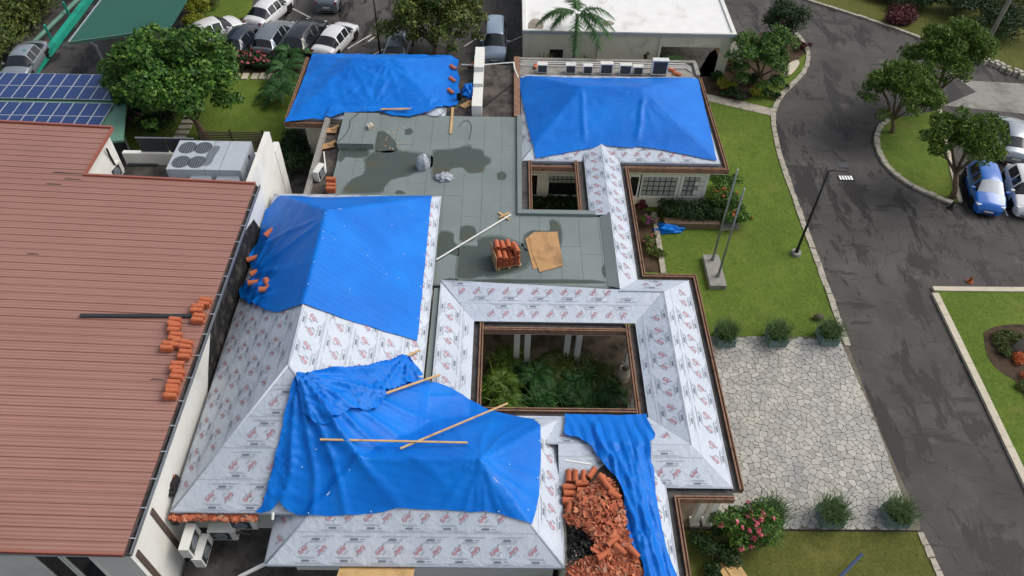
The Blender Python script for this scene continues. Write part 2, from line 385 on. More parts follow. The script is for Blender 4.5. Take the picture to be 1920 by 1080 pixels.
M['petal_magenta'] = leaf_mat('petal_magenta', '#7a1f66', '#932c80', '#b04c9a')
M['petal_orange'] = leaf_mat('petal_orange', '#b5502a', '#c9683a', '#dc8a5a')
M['stone'] = None
def mat_stone():
    t = NT('paving_limestone'); g = t.new('ShaderNodeObjectInfo'); i = t.new('ShaderNodeNewGeometry'); v = t.coord(kind='World')
    r = t.math('FRACT', t.math('ADD', g.outputs['Random'], i.outputs['Random Per Island']))
    base = t.ramp(r, [(0, lin('#9a978f')), (0.5, lin('#adaaa2')), (1, lin('#bdbab1'))])
    base = t.mix(t.ramp(t.noise(v, 0.45, 6, .7), [(0.42, (0, 0, 0)), (0.7, (0.75, 0.75, 0.75))]), base, lin('#8b8d8e'))
    base = t.mix(t.ramp(t.noise(v, 0.7, 5, .6), [(0.52, (0, 0, 0)), (0.66, (0.7, 0.7, 0.7))]), base, lin('#b7b3a8'))
    base = t.mix(t.ramp(t.noise(v, 5, 5, 0.7), [(0.52, (0, 0, 0)), (0.8, (0.5, 0.5, 0.5))]), base, lin('#6f6a60'))
    t.col(base); t.rough(0.85); t.bump(t.noise(v, 9, 5), 0.35, 0.02); return t.m
M['stone'] = mat_stone()
M['joint'] = simple('paving_joint', '#6a6458', 0.95, 0.25, 4)
M['planter'] = simple('planter_teal_grey', '#6b8280', 0.8, 0.1, 3)
M['line'] = simple('road_paint', '#c9c7c0', 0.8, 0.1, 8, dirt='#6a6864', dscale=3, dlo=0.5, dhi=0.75)
M['plastic'] = simple('grey_plastic_wrap', '#a3a9b3', 0.25, 0.25, 5, bump=0.9, spec=0.7)
M['pvc'] = simple('white_pvc', '#dfe0dc', 0.5, 0.04, 3)
M['rubber'] = simple('tyre_rubber', '#151515', 0.8, 0.2, 5)
M['rim'] = simple('wheel_rim', '#9ba0a5', 0.35, 0.1, 5, metal=0.7)
M['lamp'] = simple('lamp_lens', '#e6e8e8', 0.15, 0.05, 5, spec=0.8)
M['tail'] = simple('tail_lens', '#8c1a1c', 0.2, 0.1, 5, spec=0.8)
M['plate'] = simple('number_plate', '#d8d8d2', 0.5, 0.05, 5)
M['rust'] = simple('rust_orange', '#a5552b', 0.9, 0.3, 6)
M['brown'] = simple('brown_paint', '#53463f', 0.7, 0.1, 3)
M['court'] = simple('courtyard_paving', '#6b5f50', 0.9, 0.25, 1.5, bump=0.3, dirt='#3a332a', dscale=1.2, dlo=0.45, dhi=0.65)
M['earthen'] = simple('gravel_dirt', '#57504a', 0.95, 0.35, 5, bump=0.6, dirt='#2a2725', dscale=1.2, dlo=0.42, dhi=0.65)
# ================================================================== GROUND
def structure(o): o['kind'] = 'structure'; return o
structure(sheet('ground', [(-400, -300), (400, -300), (400, 500), (-400, 500)], -0.06, M['rough_grass']))
structure(sheet('road', [(-60, -12), (70, -12), (70, 75), (-60, 75)], -0.01, M['asphalt']))
structure(sheet('concrete_lane', pts([(1770, 198), (1830, 172), (1800, 150), (1940, 158), (2100, 172), (2100, 250), (1925, 214)], 0), 0.0, M['lane_concrete']))
def strip_poly(line, w):
    n = len(line); L = []; Rr = []
    for i, p in enumerate(line):
        a = np.array(line[max(0, i - 1)]); b = np.array(line[min(n - 1, i + 1)]); d = b - a; d = d / (np.linalg.norm(d) + 1e-9)
        nrm = np.array([-d[1], d[0]]); q = np.array(p); L.append(tuple(q + nrm * w / 2)); Rr.append(tuple(q - nrm * w / 2))
    return L, Rr
def resample(line, step):
    d = [0]
    for a, b in zip(line, line[1:]): d.append(d[-1] + math.dist(a, b))
    n = max(2, int(d[-1] / step)); out = []
    for s in np.linspace(0, d[-1], n + 1):
        i = min(max(np.searchsorted(d, s) - 1, 0), len(line) - 2); t = (s - d[i]) / max(d[i + 1] - d[i], 1e-6)
        out.append((line[i][0] + (line[i + 1][0] - line[i][0]) * t, line[i][1] + (line[i + 1][1] - line[i][1]) * t))
    return out
def kerb(line, w, h, mat, step=0.6, rough=0.02, gap=0.012):
    root = structure(empty('kerb'))
    L = resample(line, step); A, B = strip_poly(L, w)
    for i in range(len(L) - 1):
        j = lambda: random.uniform(-rough, rough)
        g = gap / step
        lerp = lambda p, q, t: (p[0] + (q[0] - p[0]) * t + j(), p[1] + (q[1] - p[1]) * t + j())
        m = MB(); hh = h + j() * 0.6
        m.prism([lerp(A[i], A[i + 1], g), lerp(B[i], B[i + 1], g), lerp(B[i], B[i + 1], 1 - g), lerp(A[i], A[i + 1], 1 - g)], -0.05, hh)
        m.build('kerb_stone', mat, root)
    return root
K_EAST = smooth_line(pts([(1492, 62), (1508, 85), (1515, 108), (1508, 134), (1490, 155), (1468, 176), (1454, 200), (1449, 222), (1452, 250), (1465, 305), (1500, 405), (1540, 515), (1572, 605), (1588, 650)]), 5)
K_SOUTH = pts([(1724, 1000), (1742, 1040), (1762, 1085), (1790, 1150), (1850, 1290)])
kerb(K_EAST, 0.30, 0.12, M['kerb'], 0.55, 0.03); kerb(K_SOUTH, 0.26, 0.12, M['kerb'], 0.5, 0.03)
# lawns
lawn_e = K_EAST[8:] + pts([(1588, 668), (1140, 668), (1140, 250), (1330, 190), (1400, 190)])
structure(sheet('lawn', lawn_e, 0.07, M['lawn']))
structure(sheet('lawn', pts([(1280, 996), (1724, 999), (1742, 1040), (1762, 1085), (1850, 1290), (1270, 1290)]), 0.07, M['lawn_dry']))
GB = pts([(1750, 545), (2100, 548), (2100, 1290), (1980, 1010)])
structure(sheet('lawn', GB, 0.075, M['lawn']))
kerb(pts([(1748, 544), (2100, 547)]), 0.30, 0.14, M['kerb_new'], 1.4, 0.006, 0.006)
kerb(pts([(1752, 552), (1800, 651), (1850, 755), (1900, 860), (1990, 1048), (2090, 1260)]), 0.34, 0.14, M['kerb_new'], 1.4, 0.006, 0.006)
ISL = smooth_line(pts([(1666, 226), (1650, 240), (1643, 262), (1652, 296), (1672, 322), (1704, 346), (1745, 366), (1785, 382)]), 5)
ISR = pts([(1799, 380), (1786, 330), (1776, 280), (1768, 240), (1760, 208)])
structure(sheet('lawn', ISL + ISR, 0.07, M['lawn']))
kerb(ISL, 0.32, 0.13, M['kerb'], 0.45, 0.03); kerb(ISR, 0.26, 0.13, M['kerb_new'], 0.8, 0.01)
OUT = smooth_line(pts([(1480, -12), (1530, 6), (1590, 25), (1660, 48), (1725, 72)]), 4)
kerb(OUT, 0.25, 0.12, M['kerb'], 0.8, 0.03)
OUT2 = pts([(1725, 72), (1790, 95), (1845, 118), (1900, 140), (1990, 175)])
structure(sheet('lawn', OUT + OUT2[1:] + [(75, 45), (75, 95), (20, 95)], 0.06, M['lawn_dry']))
# low rubble stone wall along the outer lawn
rw = thing('rubble_wall', 'low dry stone retaining wall along the outer lawn by the slanting pole', 'wall', (*OUT2[2], 0))
line = resample([OUT2[2], OUT2[3], OUT2[4]], 0.42)
for i, p in enumerate(line):
    for k in range(2):
        s = 0.24 + 0.12 * random.random(); m = MB()
        m.box((p[0] - OUT2[2][0] + random.uniform(-.1, .1), p[1] - OUT2[2][1] + k * 0.33 + random.uniform(-.06, .06), 0.13 + 0.05 * k), (s * 1.5, s * 1.2, 0.32), random.uniform(0, 3), taper=0.7)
        m.build('stone', M['kerb'], rw)
# bed between white building and road
structure(sheet('planting_bed', pts([(1300, 150), (1330, 100), (1375, 70), (1440, 60), (1495, 70), (1508, 100), (1500, 130), (1465, 172), (1448, 205), (1330, 180)]), 0.03, M['soil']))
structure(sheet('gravel_patch', smooth_line(pts([(1372, 78), (1390, 84), (1395, 105), (1388, 128), (1372, 130), (1366, 100), (1372, 78)]), 3)[:-1], 0.05, M['kerb']))
structure(slab('footpath', pts([(1322, 178), (1390, 192), (1448, 206), (1446, 219), (1388, 206), (1326, 191)]), 0.0, 0.1, M['kerb']))
structure(sheet('gravel_patch', smooth_line(pts([(1468, 138), (1480, 120), (1494, 114), (1498, 122), (1484, 140), (1470, 144), (1468, 138)]), 3)[:-1], 0.08, M['kerb_new']))
# NW garden
structure(sheet('lawn', pts([(225, 150), (395, 140), (560, 140), (560, 300), (330, 330), (220, 262)]), 0.06, M['lawn']))
structure(sheet('planting_bed', pts([(225, 130), (440, 60), (590, 108), (560, 145), (225, 180)]), 0.03, M['soil']))
structure(sheet('lawn', pts([(352, 55), (375, -30), (480, -30), (470, 30), (420, 45)]), 0.05, M['lawn']))
path = structure(empty('garden_path'))
stp = MB().box((0, 0, 0), (0.62, 0.36, 0.08)).mesh('stepping_stone', M['kerb_new'])
for i, (a, b) in enumerate([(425, 143), (443, 143), (460, 143), (478, 143), (493, 143), (508, 144), (524, 144)]):
    o = link('stepping_stone', stp, path, P(a, b, 0.09)); o.rotation_euler.z = R_(90); o.scale = (1.15, 1.15, 1)
for a, b in [(357, 218), (352, 228), (347, 238), (342, 248), (337, 258), (331, 268)]:
    o = link('stepping_stone', stp, path, P(a, b, 0.09)); o.scale = (1.25, 1.0, 1)
# parking marks
for i, (a, b) in enumerate([((541, 12), (582, 33)), ((652, 91), (696, 65)), ((700, 103), (719, 92)), ((870, 87), (897, 70)), ((948, 82), (978, 68)), ((1880, 384), (1889, 405)), ((690, 78), (705, 68))]):
    A, B = P(*a), P(*b); m = MB(); d = (B - A).normalized(); n = Vector((-d.y, d.x, 0)) * 0.06
    m.add([A + n, A - n, B - n, B + n], [(0, 1, 2, 3)]); o = m.build('parking_line', M['line']); o.location.z = 0.004; structure(o)
# patches of asphalt, cracks and worn marks on the road
for lst, mt in (([(1478, 548), (1560, 590), (1480, 560)], None),):
    pass
# crazy paving plaza
PL = [P2(1310, 632), P2(1584, 634), P2(1594, 662), P2(1650, 812), P2(1722, 975), P2(1724, 996), P2(1310, 993)]
plaza = structure(sheet('plaza', PL, 0.075, M['joint']))
xs = [p[0] for p in PL]; ys = [p[1] for p in PL]
step = 0.285; seeds = []
y = min(ys) - 1; r = 0
while y < max(ys) + 1:
    x = min(xs) - 1 + (step / 2 if r % 2 else 0)
    while x < max(xs) + 1:
        seeds.append((x + random.uniform(-.165, .165), y + random.uniform(-.155, .155))); x += step
    y += step * 0.87; r += 1
edge_seeds = seeds; S = np.array(seeds); cells = []
for i, s in enumerate(seeds):
    if not inside(PL, *s): continue
    d = np.hypot(S[:, 0] - s[0], S[:, 1] - s[1]); nb = np.argsort(d)[1:18]
    poly = [(s[0] - 1, s[1] - 1), (s[0] + 1, s[1] - 1), (s[0] + 1, s[1] + 1), (s[0] - 1, s[1] + 1)]
    for k in nb:
        nx, ny = S[k] - s; L = math.hypot(nx, ny); nx /= L; ny /= L
        md = ((S[k][0] + s[0]) / 2) * nx + ((S[k][1] + s[1]) / 2) * ny
        poly = clip_half(poly, nx, ny, md - random.uniform(0.003, 0.012))
        if len(poly) < 3: break
    for a, b in zip(PL, PL[1:] + PL[:1]):
        if len(poly) < 3: break
        nx, ny = b[1] - a[1], a[0] - b[0]; L = math.hypot(nx, ny); nx /= L; ny /= L
        c = np.mean(PL, axis=0)
        if (c[0] - a[0]) * nx + (c[1] - a[1]) * ny > 0: nx, ny = -nx, -ny
        poly = clip_half(poly, nx, ny, a[0] * nx + a[1] * ny - 0.01)
    if len(poly) < 3: continue
    # round the corners a little
    q = []
    for k in range(len(poly)):
        a, b, c = poly[k - 1], poly[k], poly[(k + 1) % len(poly)]
        q.append((b[0] + (a[0] - b[0]) * 0.18, b[1] + (a[1] - b[1]) * 0.18)); q.append((b[0] + (c[0] - b[0]) * 0.18, b[1] + (c[1] - b[1]) * 0.18))
    cells.append((s, q))
cells = [c for c in cells if c[0][0] > 8.6]
ccen = np.array(P2(1500, 960)); cells.sort(key=lambda c: math.dist(c[0], ccen))
rest = MB()
for i, (s, q) in enumerate(cells):
    h = 0.10 + random.uniform(-0.006, 0.008)
    if i < 290: MB().prism(q, 0.07, h).build('paving_stone', M['stone'], plaza)
    else: rest.prism(q, 0.07, h)
o = rest.build('paving_stones_beyond', M['stone'], plaza); o['kind'] = 'stuff'; o.name = 'paving'
# ================================================================== VILLA
villa = thing('villa', 'single storey villa with membrane hip roofs, flat roof and two courtyards under repair', 'building')
class Hip:
    def __init__(s, x0, x1, y0, y1, ze, zr, axis, a, b, c):
        s.r = (x0, x1, y0, y1); s.ze, s.zr = ze, zr; r = zr - ze
        if axis == 'x':
            s.ra, s.rb = (a, c), (b, c); s.sl = dict(S=r / (c - y0), N=r / (y1 - c), W=r / (a - x0), E=r / (x1 - b))
        else:
            s.ra, s.rb = (c, a), (c, b); s.sl = dict(W=r / (c - x0), E=r / (x1 - c), S=r / (a - y0), N=r / (y1 - b))
        A, B = (*s.ra, zr), (*s.rb, zr); sw, se, ne, nw = (x0, y0, ze), (x1, y0, ze), (x1, y1, ze), (x0, y1, ze)
        if axis == 'x': s.faces = dict(S=[sw, se, B, A], N=[ne, nw, A, B], E=[se, ne, B], W=[nw, sw, A])
        else: s.faces = dict(S=[sw, se, A], N=[ne, nw, B], E=[se, ne, B, A], W=[nw, sw, A, B])
    def h(s, x, y):
        x0, x1, y0, y1 = s.r; m = 0.02
        if x < x0 - m or x > x1 + m or y < y0 - m or y > y1 + m: return -9
        return s.ze + min((x - x0) * s.sl['W'], (x1 - x) * s.sl['E'], (y - y0) * s.sl['S'], (y1 - y) * s.sl['N'])
R3 = Hip(-11.2, -3.03, 11.35, 27.85, 4.25, 7.4, 'y', 15.3, 23.2, -7.35)
R4 = Hip(-7.85, 2.28, 9.85, 15.75, 3.5, 5.6, 'x', -4.75, -0.66, 12.72)
RNE = Hip(0.95, 11.62, 31.75, 40.1, 3.45, 4.95, 'x', 4.3, 7.6, 36.5)
RNW = Hip(-11.95, -3.3, 35.2, 41.9, 3.45, 4.35, 'x', -8.9, -6.4, 39.9)
FLAT_Z = 3.66
# ---- printed membrane
def text_mesh():
    cu = bpy.data.curves.new('t', 'FONT'); cu.body = 'Epilay'; cu.size = 0.22; cu.align_x = 'CENTER'; cu.align_y = 'CENTER'; cu.resolution_u = 2; cu.offset = 0.004
    ob = bpy.data.objects.new('t', cu); COL.objects.link(ob)
    me = bpy.data.meshes.new_from_object(ob.evaluated_get(bpy.context.evaluated_depsgraph_get()))
    V = np.array([v.co[:2] for v in me.vertices]); me.calc_loop_triangles(); F = np.array([t.vertices[:] for t in me.loop_triangles])
    COL.objects.unlink(ob); bpy.data.objects.remove(ob); bpy.data.curves.remove(cu); bpy.data.meshes.remove(me)
    return V, F
def seg2(a, b, w):
    a, b = np.array(a, float), np.array(b, float); d = b - a; d /= np.linalg.norm(d); n = np.array([-d[1], d[0]]) * w / 2; e = d * w / 2
    return [a - e + n, a - e - n, b + e - n, b + e + n]
def logo_template():
    V, F = text_mesh(); V = V * [1.16, 1.5]
    vs = [V]; fs = [F]; ms = [np.zeros(len(F), int)]; n = len(V)
    def quad(q, m):
        nonlocal n
        vs.append(np.array(q)); fs.append(np.array([[n, n + 1, n + 2], [n, n + 2, n + 3]])); ms.append(np.full(2, m)); n += 4
    hexl = [(-0.27, 0.05), (-0.15, 0.155), (0.13, 0.155), (0.24, 0.07), (0.33, 0.07)]
    for a, b in zip(hexl, hexl[1:]): quad(seg2(a, b, 0.02), 1)
    quad(seg2((-.27, .05), (-.27, -.05), .02), 1); quad(seg2((.22, -.1), (.08, -.155), .02), 1)
    for k in range(6):
        t0, t1 = k * math.pi / 3, (k + 1) * math.pi / 3; c = (0.365, 0.07)
        quad(seg2((c[0] + .036 * math.cos(t0), c[1] + .036 * math.sin(t0)), (c[0] + .036 * math.cos(t1), c[1] + .036 * math.sin(t1)), 0.02), 1)
    for k in range(2): quad(seg2((-0.08, -0.27 - 0.05 * k), (0.2, -0.27 - 0.05 * k), 0.022), 2)
    V = np.vstack(vs) * 0.59; F = np.vstack(fs); ms = np.concatenate(ms)
    return V, F, ms
LOGO = logo_template()
def pill_template(up):
    vs = []; fs = []; ms = []; n = 0
    def quad(x0, x1, y0, y1, m):
        nonlocal n
        vs.extend([(x0, y0), (x1, y0), (x1, y1), (x0, y1)]); fs.extend([(n, n + 1, n + 2), (n, n + 2, n + 3)]); ms.extend([m, m]); n += 4
    quad(-0.12, 0.12, -0.035, 0.035, 1); quad(-0.14, -0.12, -0.02, 0.02, 1); quad(0.12, 0.14, -0.02, 0.02, 1); quad(-0.07, 0.07, -0.01, 0.01, 2)
    quad(0.2, 0.36, -0.012, 0.012, 2)
    s = up
    x = -0.2
    while x < 0.3: w = random.uniform(.03, .08); quad(x, x + w, s * 0.075, s * 0.075 + 0.02, 2); x += w + 0.015
    quad(-0.3, 0.26, s * 0.115, s * 0.115 + 0.014, 3)
    quad(-0.5, 0.5, -s * 0.07, -s * 0.07 + 0.012, 3); quad(-0.35, 0.6, -s * 0.10, -s * 0.10 + 0.01, 2)
    return np.array(vs), np.array(fs), np.array(ms)
PILLA, PILLB = pill_template(1), pill_template(-1)
class Print:
    def __init__(s): s.V = []; s.F = []; s.m = []; s.n = 0
    def add(s, tpl, o, u, v, n, cu, cv, ang, poly2, lift=0.012):
        V, F, ms = tpl; c, si = math.cos(ang), math.sin(ang)
        X = V[:, 0] * c - V[:, 1] * si + cu; Y = V[:, 0] * si + V[:, 1] * c + cv
        x0, x1, y0, y1 = X.min(), X.max(), Y.min(), Y.max()
        if not all(inside(poly2, a, b) for a, b in ((x0, y0), (x1, y0), (x0, y1), (x1, y1))): return
        s.V.append(np.outer(X, u) + np.outer(Y, v) + np.array(o) + np.array(n) * lift); s.F.append(F + s.n); s.m.append(ms); s.n += len(V)
    def build(s, parent):
        if not s.V: return
        me = np_mesh('printed_lettering', np.vstack(s.V), np.vstack(s.F), [M['p_red'], M['p_dark'], M['p_grey'], M['p_line']])
        me.polygons.foreach_set('material_index', np.concatenate(s.m).astype(np.int32)); me.update()
        return link('printed_lettering', me, parent)
SHEET_W = 1.08
def membrane_face(parent, poly3, pr, udir=None, v_off=0.0, prints=True, thick=0.03):
    """one roof plane laid with overlapping sheets; poly3[0]->poly3[1] is the eave"""
    p = [Vector(q) for q in poly3]; u = (p[1] - p[0]).normalized() if udir is None else Vector(udir).normalized()
    n = Vector((0, 0, 0))
    for i in range(len(p)):
        a, b = p[i], p[(i + 1) % len(p)]; n += (a.cross(b))
    n.normalize()
    if n.z < 0: n = -n
    v = n.cross(u); o = p[0]
    p2 = [((q - o).dot(u), (q - o).dot(v)) for q in p]
    vmax = max(q[1] for q in p2); vmin = min(q[1] for q in p2)
    k = 0; v0 = vmin - v_off
    while v0 < vmax - 0.02:
        band = clip_half(clip_half(p2, 0, 1, v0 + SHEET_W), 0, -1, -v0)
        if len(band) >= 3:
            # subdivide edges lightly so that the sheet sags
            lift = 0.004 * (k % 2)
            top = [o + u * a + v * b + n * (lift + 0.001) for a, b in band]; bot = [q - n * thick for q in top]; m = len(band)
            a2 = sum(band[i][0] * band[(i + 1) % m][1] - band[(i + 1) % m][0] * band[i][1] for i in range(m))
            mb = MB(); idx = list(range(m)); 
            if a2 < 0: top.reverse(); bot.reverse()
            mb.add(top + bot, [tuple(idx), tuple(range(m, 2 * m))[::-1]] + [(i, m + i, m + (i + 1) % m, (i + 1) % m) for i in range(m)])
            mb.build('membrane_sheet', M['memb'], parent)
            if prints:
                us = [q[0] for q in band]; u0, u1 = min(us), max(us); ph = random.uniform(0, 0.6)
                x = u0 - 0.4 + ph; i = 0
                while x < u1 + 0.4:
                    pr.add(LOGO, o, u, v, n, x, v0 + 0.53, R_(48) + (math.pi if i % 2 else 0), p2)
                    if i % 2 == 0:
                        pr.add(PILLA, o, u, v, n, x + 0.1, v0 + 0.17, 0, p2); pr.add(PILLB, o, u, v, n, x + 0.42, v0 + 0.88, 0, p2)
                    x += 0.645; i += 1
                # seam line
                sb = clip_half(clip_half(p2, 0, 1, v0 + 0.045), 0, -1, -(v0 + 0.025))
                if len(sb) >= 3 and v0 > vmin - 0.01:
                    V = np.array([tuple(o + u * a + v * b + n * 0.009) for a, b in sb]); F = np.array([(0, i, i + 1) for i in range(1, len(sb) - 1)])
                    pr.V.append(V); pr.F.append(F + pr.n); pr.m.append(np.full(len(F), 3)); pr.n += len(V)
        v0 += SHEET_W; k += 1
def hip_roof(name, H, sides='SENW', prints='SENW'):
    root = empty(name, parent=villa); pr = Print()
    for s in sides: membrane_face(root, H.faces[s], pr, prints=s in prints)
    x0, x1, y0, y1 = H.r; b = MB(); b.bb(x0 + .04, x1 - .04, y0 + .04, y1 - .04, H.ze - 0.22, H.ze - 0.035); b.build('eave_board', M['memb'], root)
    # taped ridges and hips
    t = MB(); A, B = Vector((*H.ra, H.zr)), Vector((*H.rb, H.zr)); t.tube([A + Vector((0, 0, -.03)), B + Vector((0, 0, -.03))], 0.05, 6)
    cs = [Vector((x0, y0, H.ze)), Vector((x1, y0, H.ze)), Vector((x1, y1, H.ze)), Vector((x0, y1, H.ze))]
    for c in cs:
        q = A if (c - A).length < (c - B).length else B
        t.tube([c + (q - c) * 0.02 + Vector((0, 0, -.035)), q + Vector((0, 0, -.035))], 0.05, 6)
    t.build('hip_strip', M['memb'], root, True)
    pr.build(root); return root
hip_roof('hip_roof', R3); hip_roof('hip_roof', R4); hip_roof('hip_roof', RNE); hip_roof('hip_roof', RNW)
# ---- courtyard ring of lean-to and gable roofs
CZ, RZ = 3.45, 3.92      # eave and ridge of the colonnade roofs
CX0, CX1, CY0, CY1 = -1.18, 5.83, 15.85, 20.62      # inner (courtyard side) eave line
EX1 = 8.58                                            # outer east eave
EY1, SY0 = 23.22, 12.86                               # outer north / south eave
RX = (CX1 + EX1) / 2; RYN = 22.1; RYS = (CY0 + SY0) / 2
LX0, LX1, LRX, LRZ = 4.28, 6.22, 5.27, 3.86             # link gable
ring = empty('colonnade_roof', parent=villa); pr = Print()
membrane_face(ring, [(CX1, CY0, CZ), (CX1, CY1, CZ), (RX, RYN, RZ), (RX, RYS, RZ)], pr)              # east wing, west slope
membrane_face(ring, [(EX1, SY0, CZ), (EX1, EY1, CZ), (RX, RYN, RZ), (RX, RYS, RZ)], pr)              # east wing, east slope
membrane_face(ring, [(CX1, CY1, CZ), (CX0, CY1, CZ), (-2.72, 22.55, RZ), (RX, RYN, RZ)][::1], pr, udir=(-1, 0, 0))   # north wing, south slope
membrane_face(ring, [(EX1, EY1, CZ), (5.9, EY1, CZ), (5.2, RYN, RZ), (RX, RYN, RZ)], pr, udir=(-1, 0, 0))      # north wing, north slope
membrane_face(ring, [(CX0, CY0, CZ), (CX1, CY0, CZ), (RX, RYS, RZ), (CX0, RYS, RZ)], pr)              # south wing, north slope
membrane_face(ring, [(2.2, SY0, CZ), (EX1, SY0, CZ), (RX, RYS, RZ), (2.2, RYS, RZ)], pr)              # south wing, south slope
membrane_face(ring, [(CX0, CY1, CZ), (CX0, CY0 - 0.9, CZ), (-2.72, CY0 - 0.9, RZ), (-2.72, 22.55, RZ)], pr, udir=(0, -1, 0))  # west lean-to
pr.build(ring)
lk = empty('link_roof', parent=villa); pr = Print()
membrane_face(lk, [(LX1, 23.0, CZ), (LX1, 32.6, CZ), (LRX, 33.05, LRZ), (LRX, 22.2, LRZ)], pr)
membrane_face(lk, [(LX0, 32.6, 3.60), (LX0, 27.35, 3.60), (LRX, 27.2, LRZ), (LRX, 33.05, LRZ)], pr, udir=(0, -1, 0), prints=True)
MB().add([(LX0 + .0, 27.2, 3.97), (LRX, 21.75, LRZ - .01), (LRX, 21.75, 3.2), (LX0, 27.2, 3.2)], [(0, 1, 2, 3)])
pr.build(lk)
# south-east wing that runs out of the frame: stripped west slope, membrane on the east slope
WX0, WX1, WRX, WRZ = 2.4, 6.12, 5.0, 3.98
se = empty('wing_roof', parent=villa); pr = Print()
membrane_face(se, [(WX1, 3.0, CZ), (WX1, SY0 + .2, CZ), (WRX, SY0 + 1.2, WRZ), (WRX, 3.0, WRZ)], pr)
MB().add([(WRX, 3, WRZ - .02), (WRX, 14.3, WRZ - .02), (WX0, 14.3, 3.35), (WX0, 3, 3.35), (WRX, 3, 3.0), (WRX, 14.3, 3.0), (WX0, 14.3, 3.0), (WX0, 3, 3.0)], [(0, 1, 2, 3), (3, 2, 6, 7), (0, 3, 7, 4), (1, 5, 6, 2)]).build('roof_deck', M['earthen'], se)
pr.build(se)
def wing_h(x, y):
    if not (WX0 - .1 < x < WX1 + .02 and 2 < y < 14.2): return -9
    return CZ + (WX1 - x) * (WRZ - CZ) / (WX1 - WRX) if x > WRX else 3.35 + (x - WX0) * (WRZ - 3.37) / (WRX - WX0)
def ring_h(x, y):
    z = -9
    if CX1 <= x <= EX1 and SY0 <= y <= EY1: z = min(CZ + (x - CX1) * (RZ - CZ) / (RX - CX1), CZ + (EX1 - x) * (RZ - CZ) / (EX1 - RX), RZ)
    if -3 <= x <= EX1 and SY0 <= y <= CY0: z = max(z, min(CZ + (CY0 - y) * (RZ - CZ) / (CY0 - RYS), CZ + (y - SY0) * (RZ - CZ) / (RYS - SY0)) if x < RX else z)
    if -2.8 <= x <= CX0 and CY0 - .9 <= y <= 22: z = max(z, CZ + (CX0 - x) * (RZ - CZ) / (CX0 + 2.72))
    return z
def roof_h(x, y):
    return max(R3.h(x, y), R4.h(x, y), RNE.h(x, y), RNW.h(x, y), wing_h(x, y), ring_h(x, y), 0.1)
# ---- flat felt roof in strips
FX0, FX1 = -8.75, 0.82
flat = empty('flat_roof', parent=villa)
slab('roof_slab', [(FX0, 22.5), (5.28, 22.5), (5.28, 27.2), (4.5, 27.2), (FX1, 27.2), (FX1, 35.4), (FX0, 35.4)], 3.4, FLAT_Z - 0.012, M['felt'], flat)
w = 0.96; x = FX0; i = 0
while x < 4.7:
    x1 = min(x + w, 4.75)
    y0, y1 = 22.55, (35.35 if x1 <= FX1 + 0.5 else 27.15)
    if x1 > FX1 and y1 > 30: x1 = FX1
    cuts = sorted([y0] + [random.uniform(y0 + 2, y1 - 2) for _ in range(1 if y1 < 30 else 2)] + [y1])
    for a, b in zip(cuts, cuts[1:]):
        if b - a < 0.3: continue
        MB().box(((x + x1) / 2, (a + b) / 2, FLAT_Z - 0.006 + 0.003 * (i % 2) + random.uniform(0, .002)), (x1 - x - 0.013, b - a - 0.010, 0.014)).build('felt_strip', M['felt'], flat); i += 1
    x = x1
    if abs(x - FX1) < 1e-6: x = FX1 + 0.001
# upstands
def upstand(x0, x1, y0, y1, z1=FLAT_Z + 0.16): MB().bb(x0, x1, y0, y1, FLAT_Z - 0.3, z1).build('upstand', M['felt'], flat)
MB().add([(4.76, 22.6, FLAT_Z + .01), (5.26, 22.3, LRZ + .02), (5.26, 27.35, LRZ + .02), (4.76, 27.2, FLAT_Z + .01)], [(0, 1, 2, 3)]).build('felt_strip', M['felt'], flat)
upstand(0.72, 0.95, 27.5, 35.4); upstand(0.72, 4.55, 27.2, 27.48)
b0, b1 = P(640, 268, FLAT_Z + .38), P(708, 212, FLAT_Z + .38)
b0.x = P(632, 268, FLAT_Z + .38).x; bx1 = P(700, 268, FLAT_Z + .38).x
MB().bb(b0.x, bx1, b0.y, b1.y, FLAT_Z - .05, FLAT_Z + .36).build('raised_platform', M['felt'], flat)
for k in range(3):
    xa = b0.x + (bx1 - b0.x) * k / 3 + .01; xb = b0.x + (bx1 - b0.x) * (k + 1) / 3 - .01
    MB().bb(xa - (0.03 if k == 0 else 0), xb + (0.03 if k == 2 else 0), b0.y - .04, b1.y, FLAT_Z + .362, FLAT_Z + .38).build('felt_strip', M['felt'], flat)
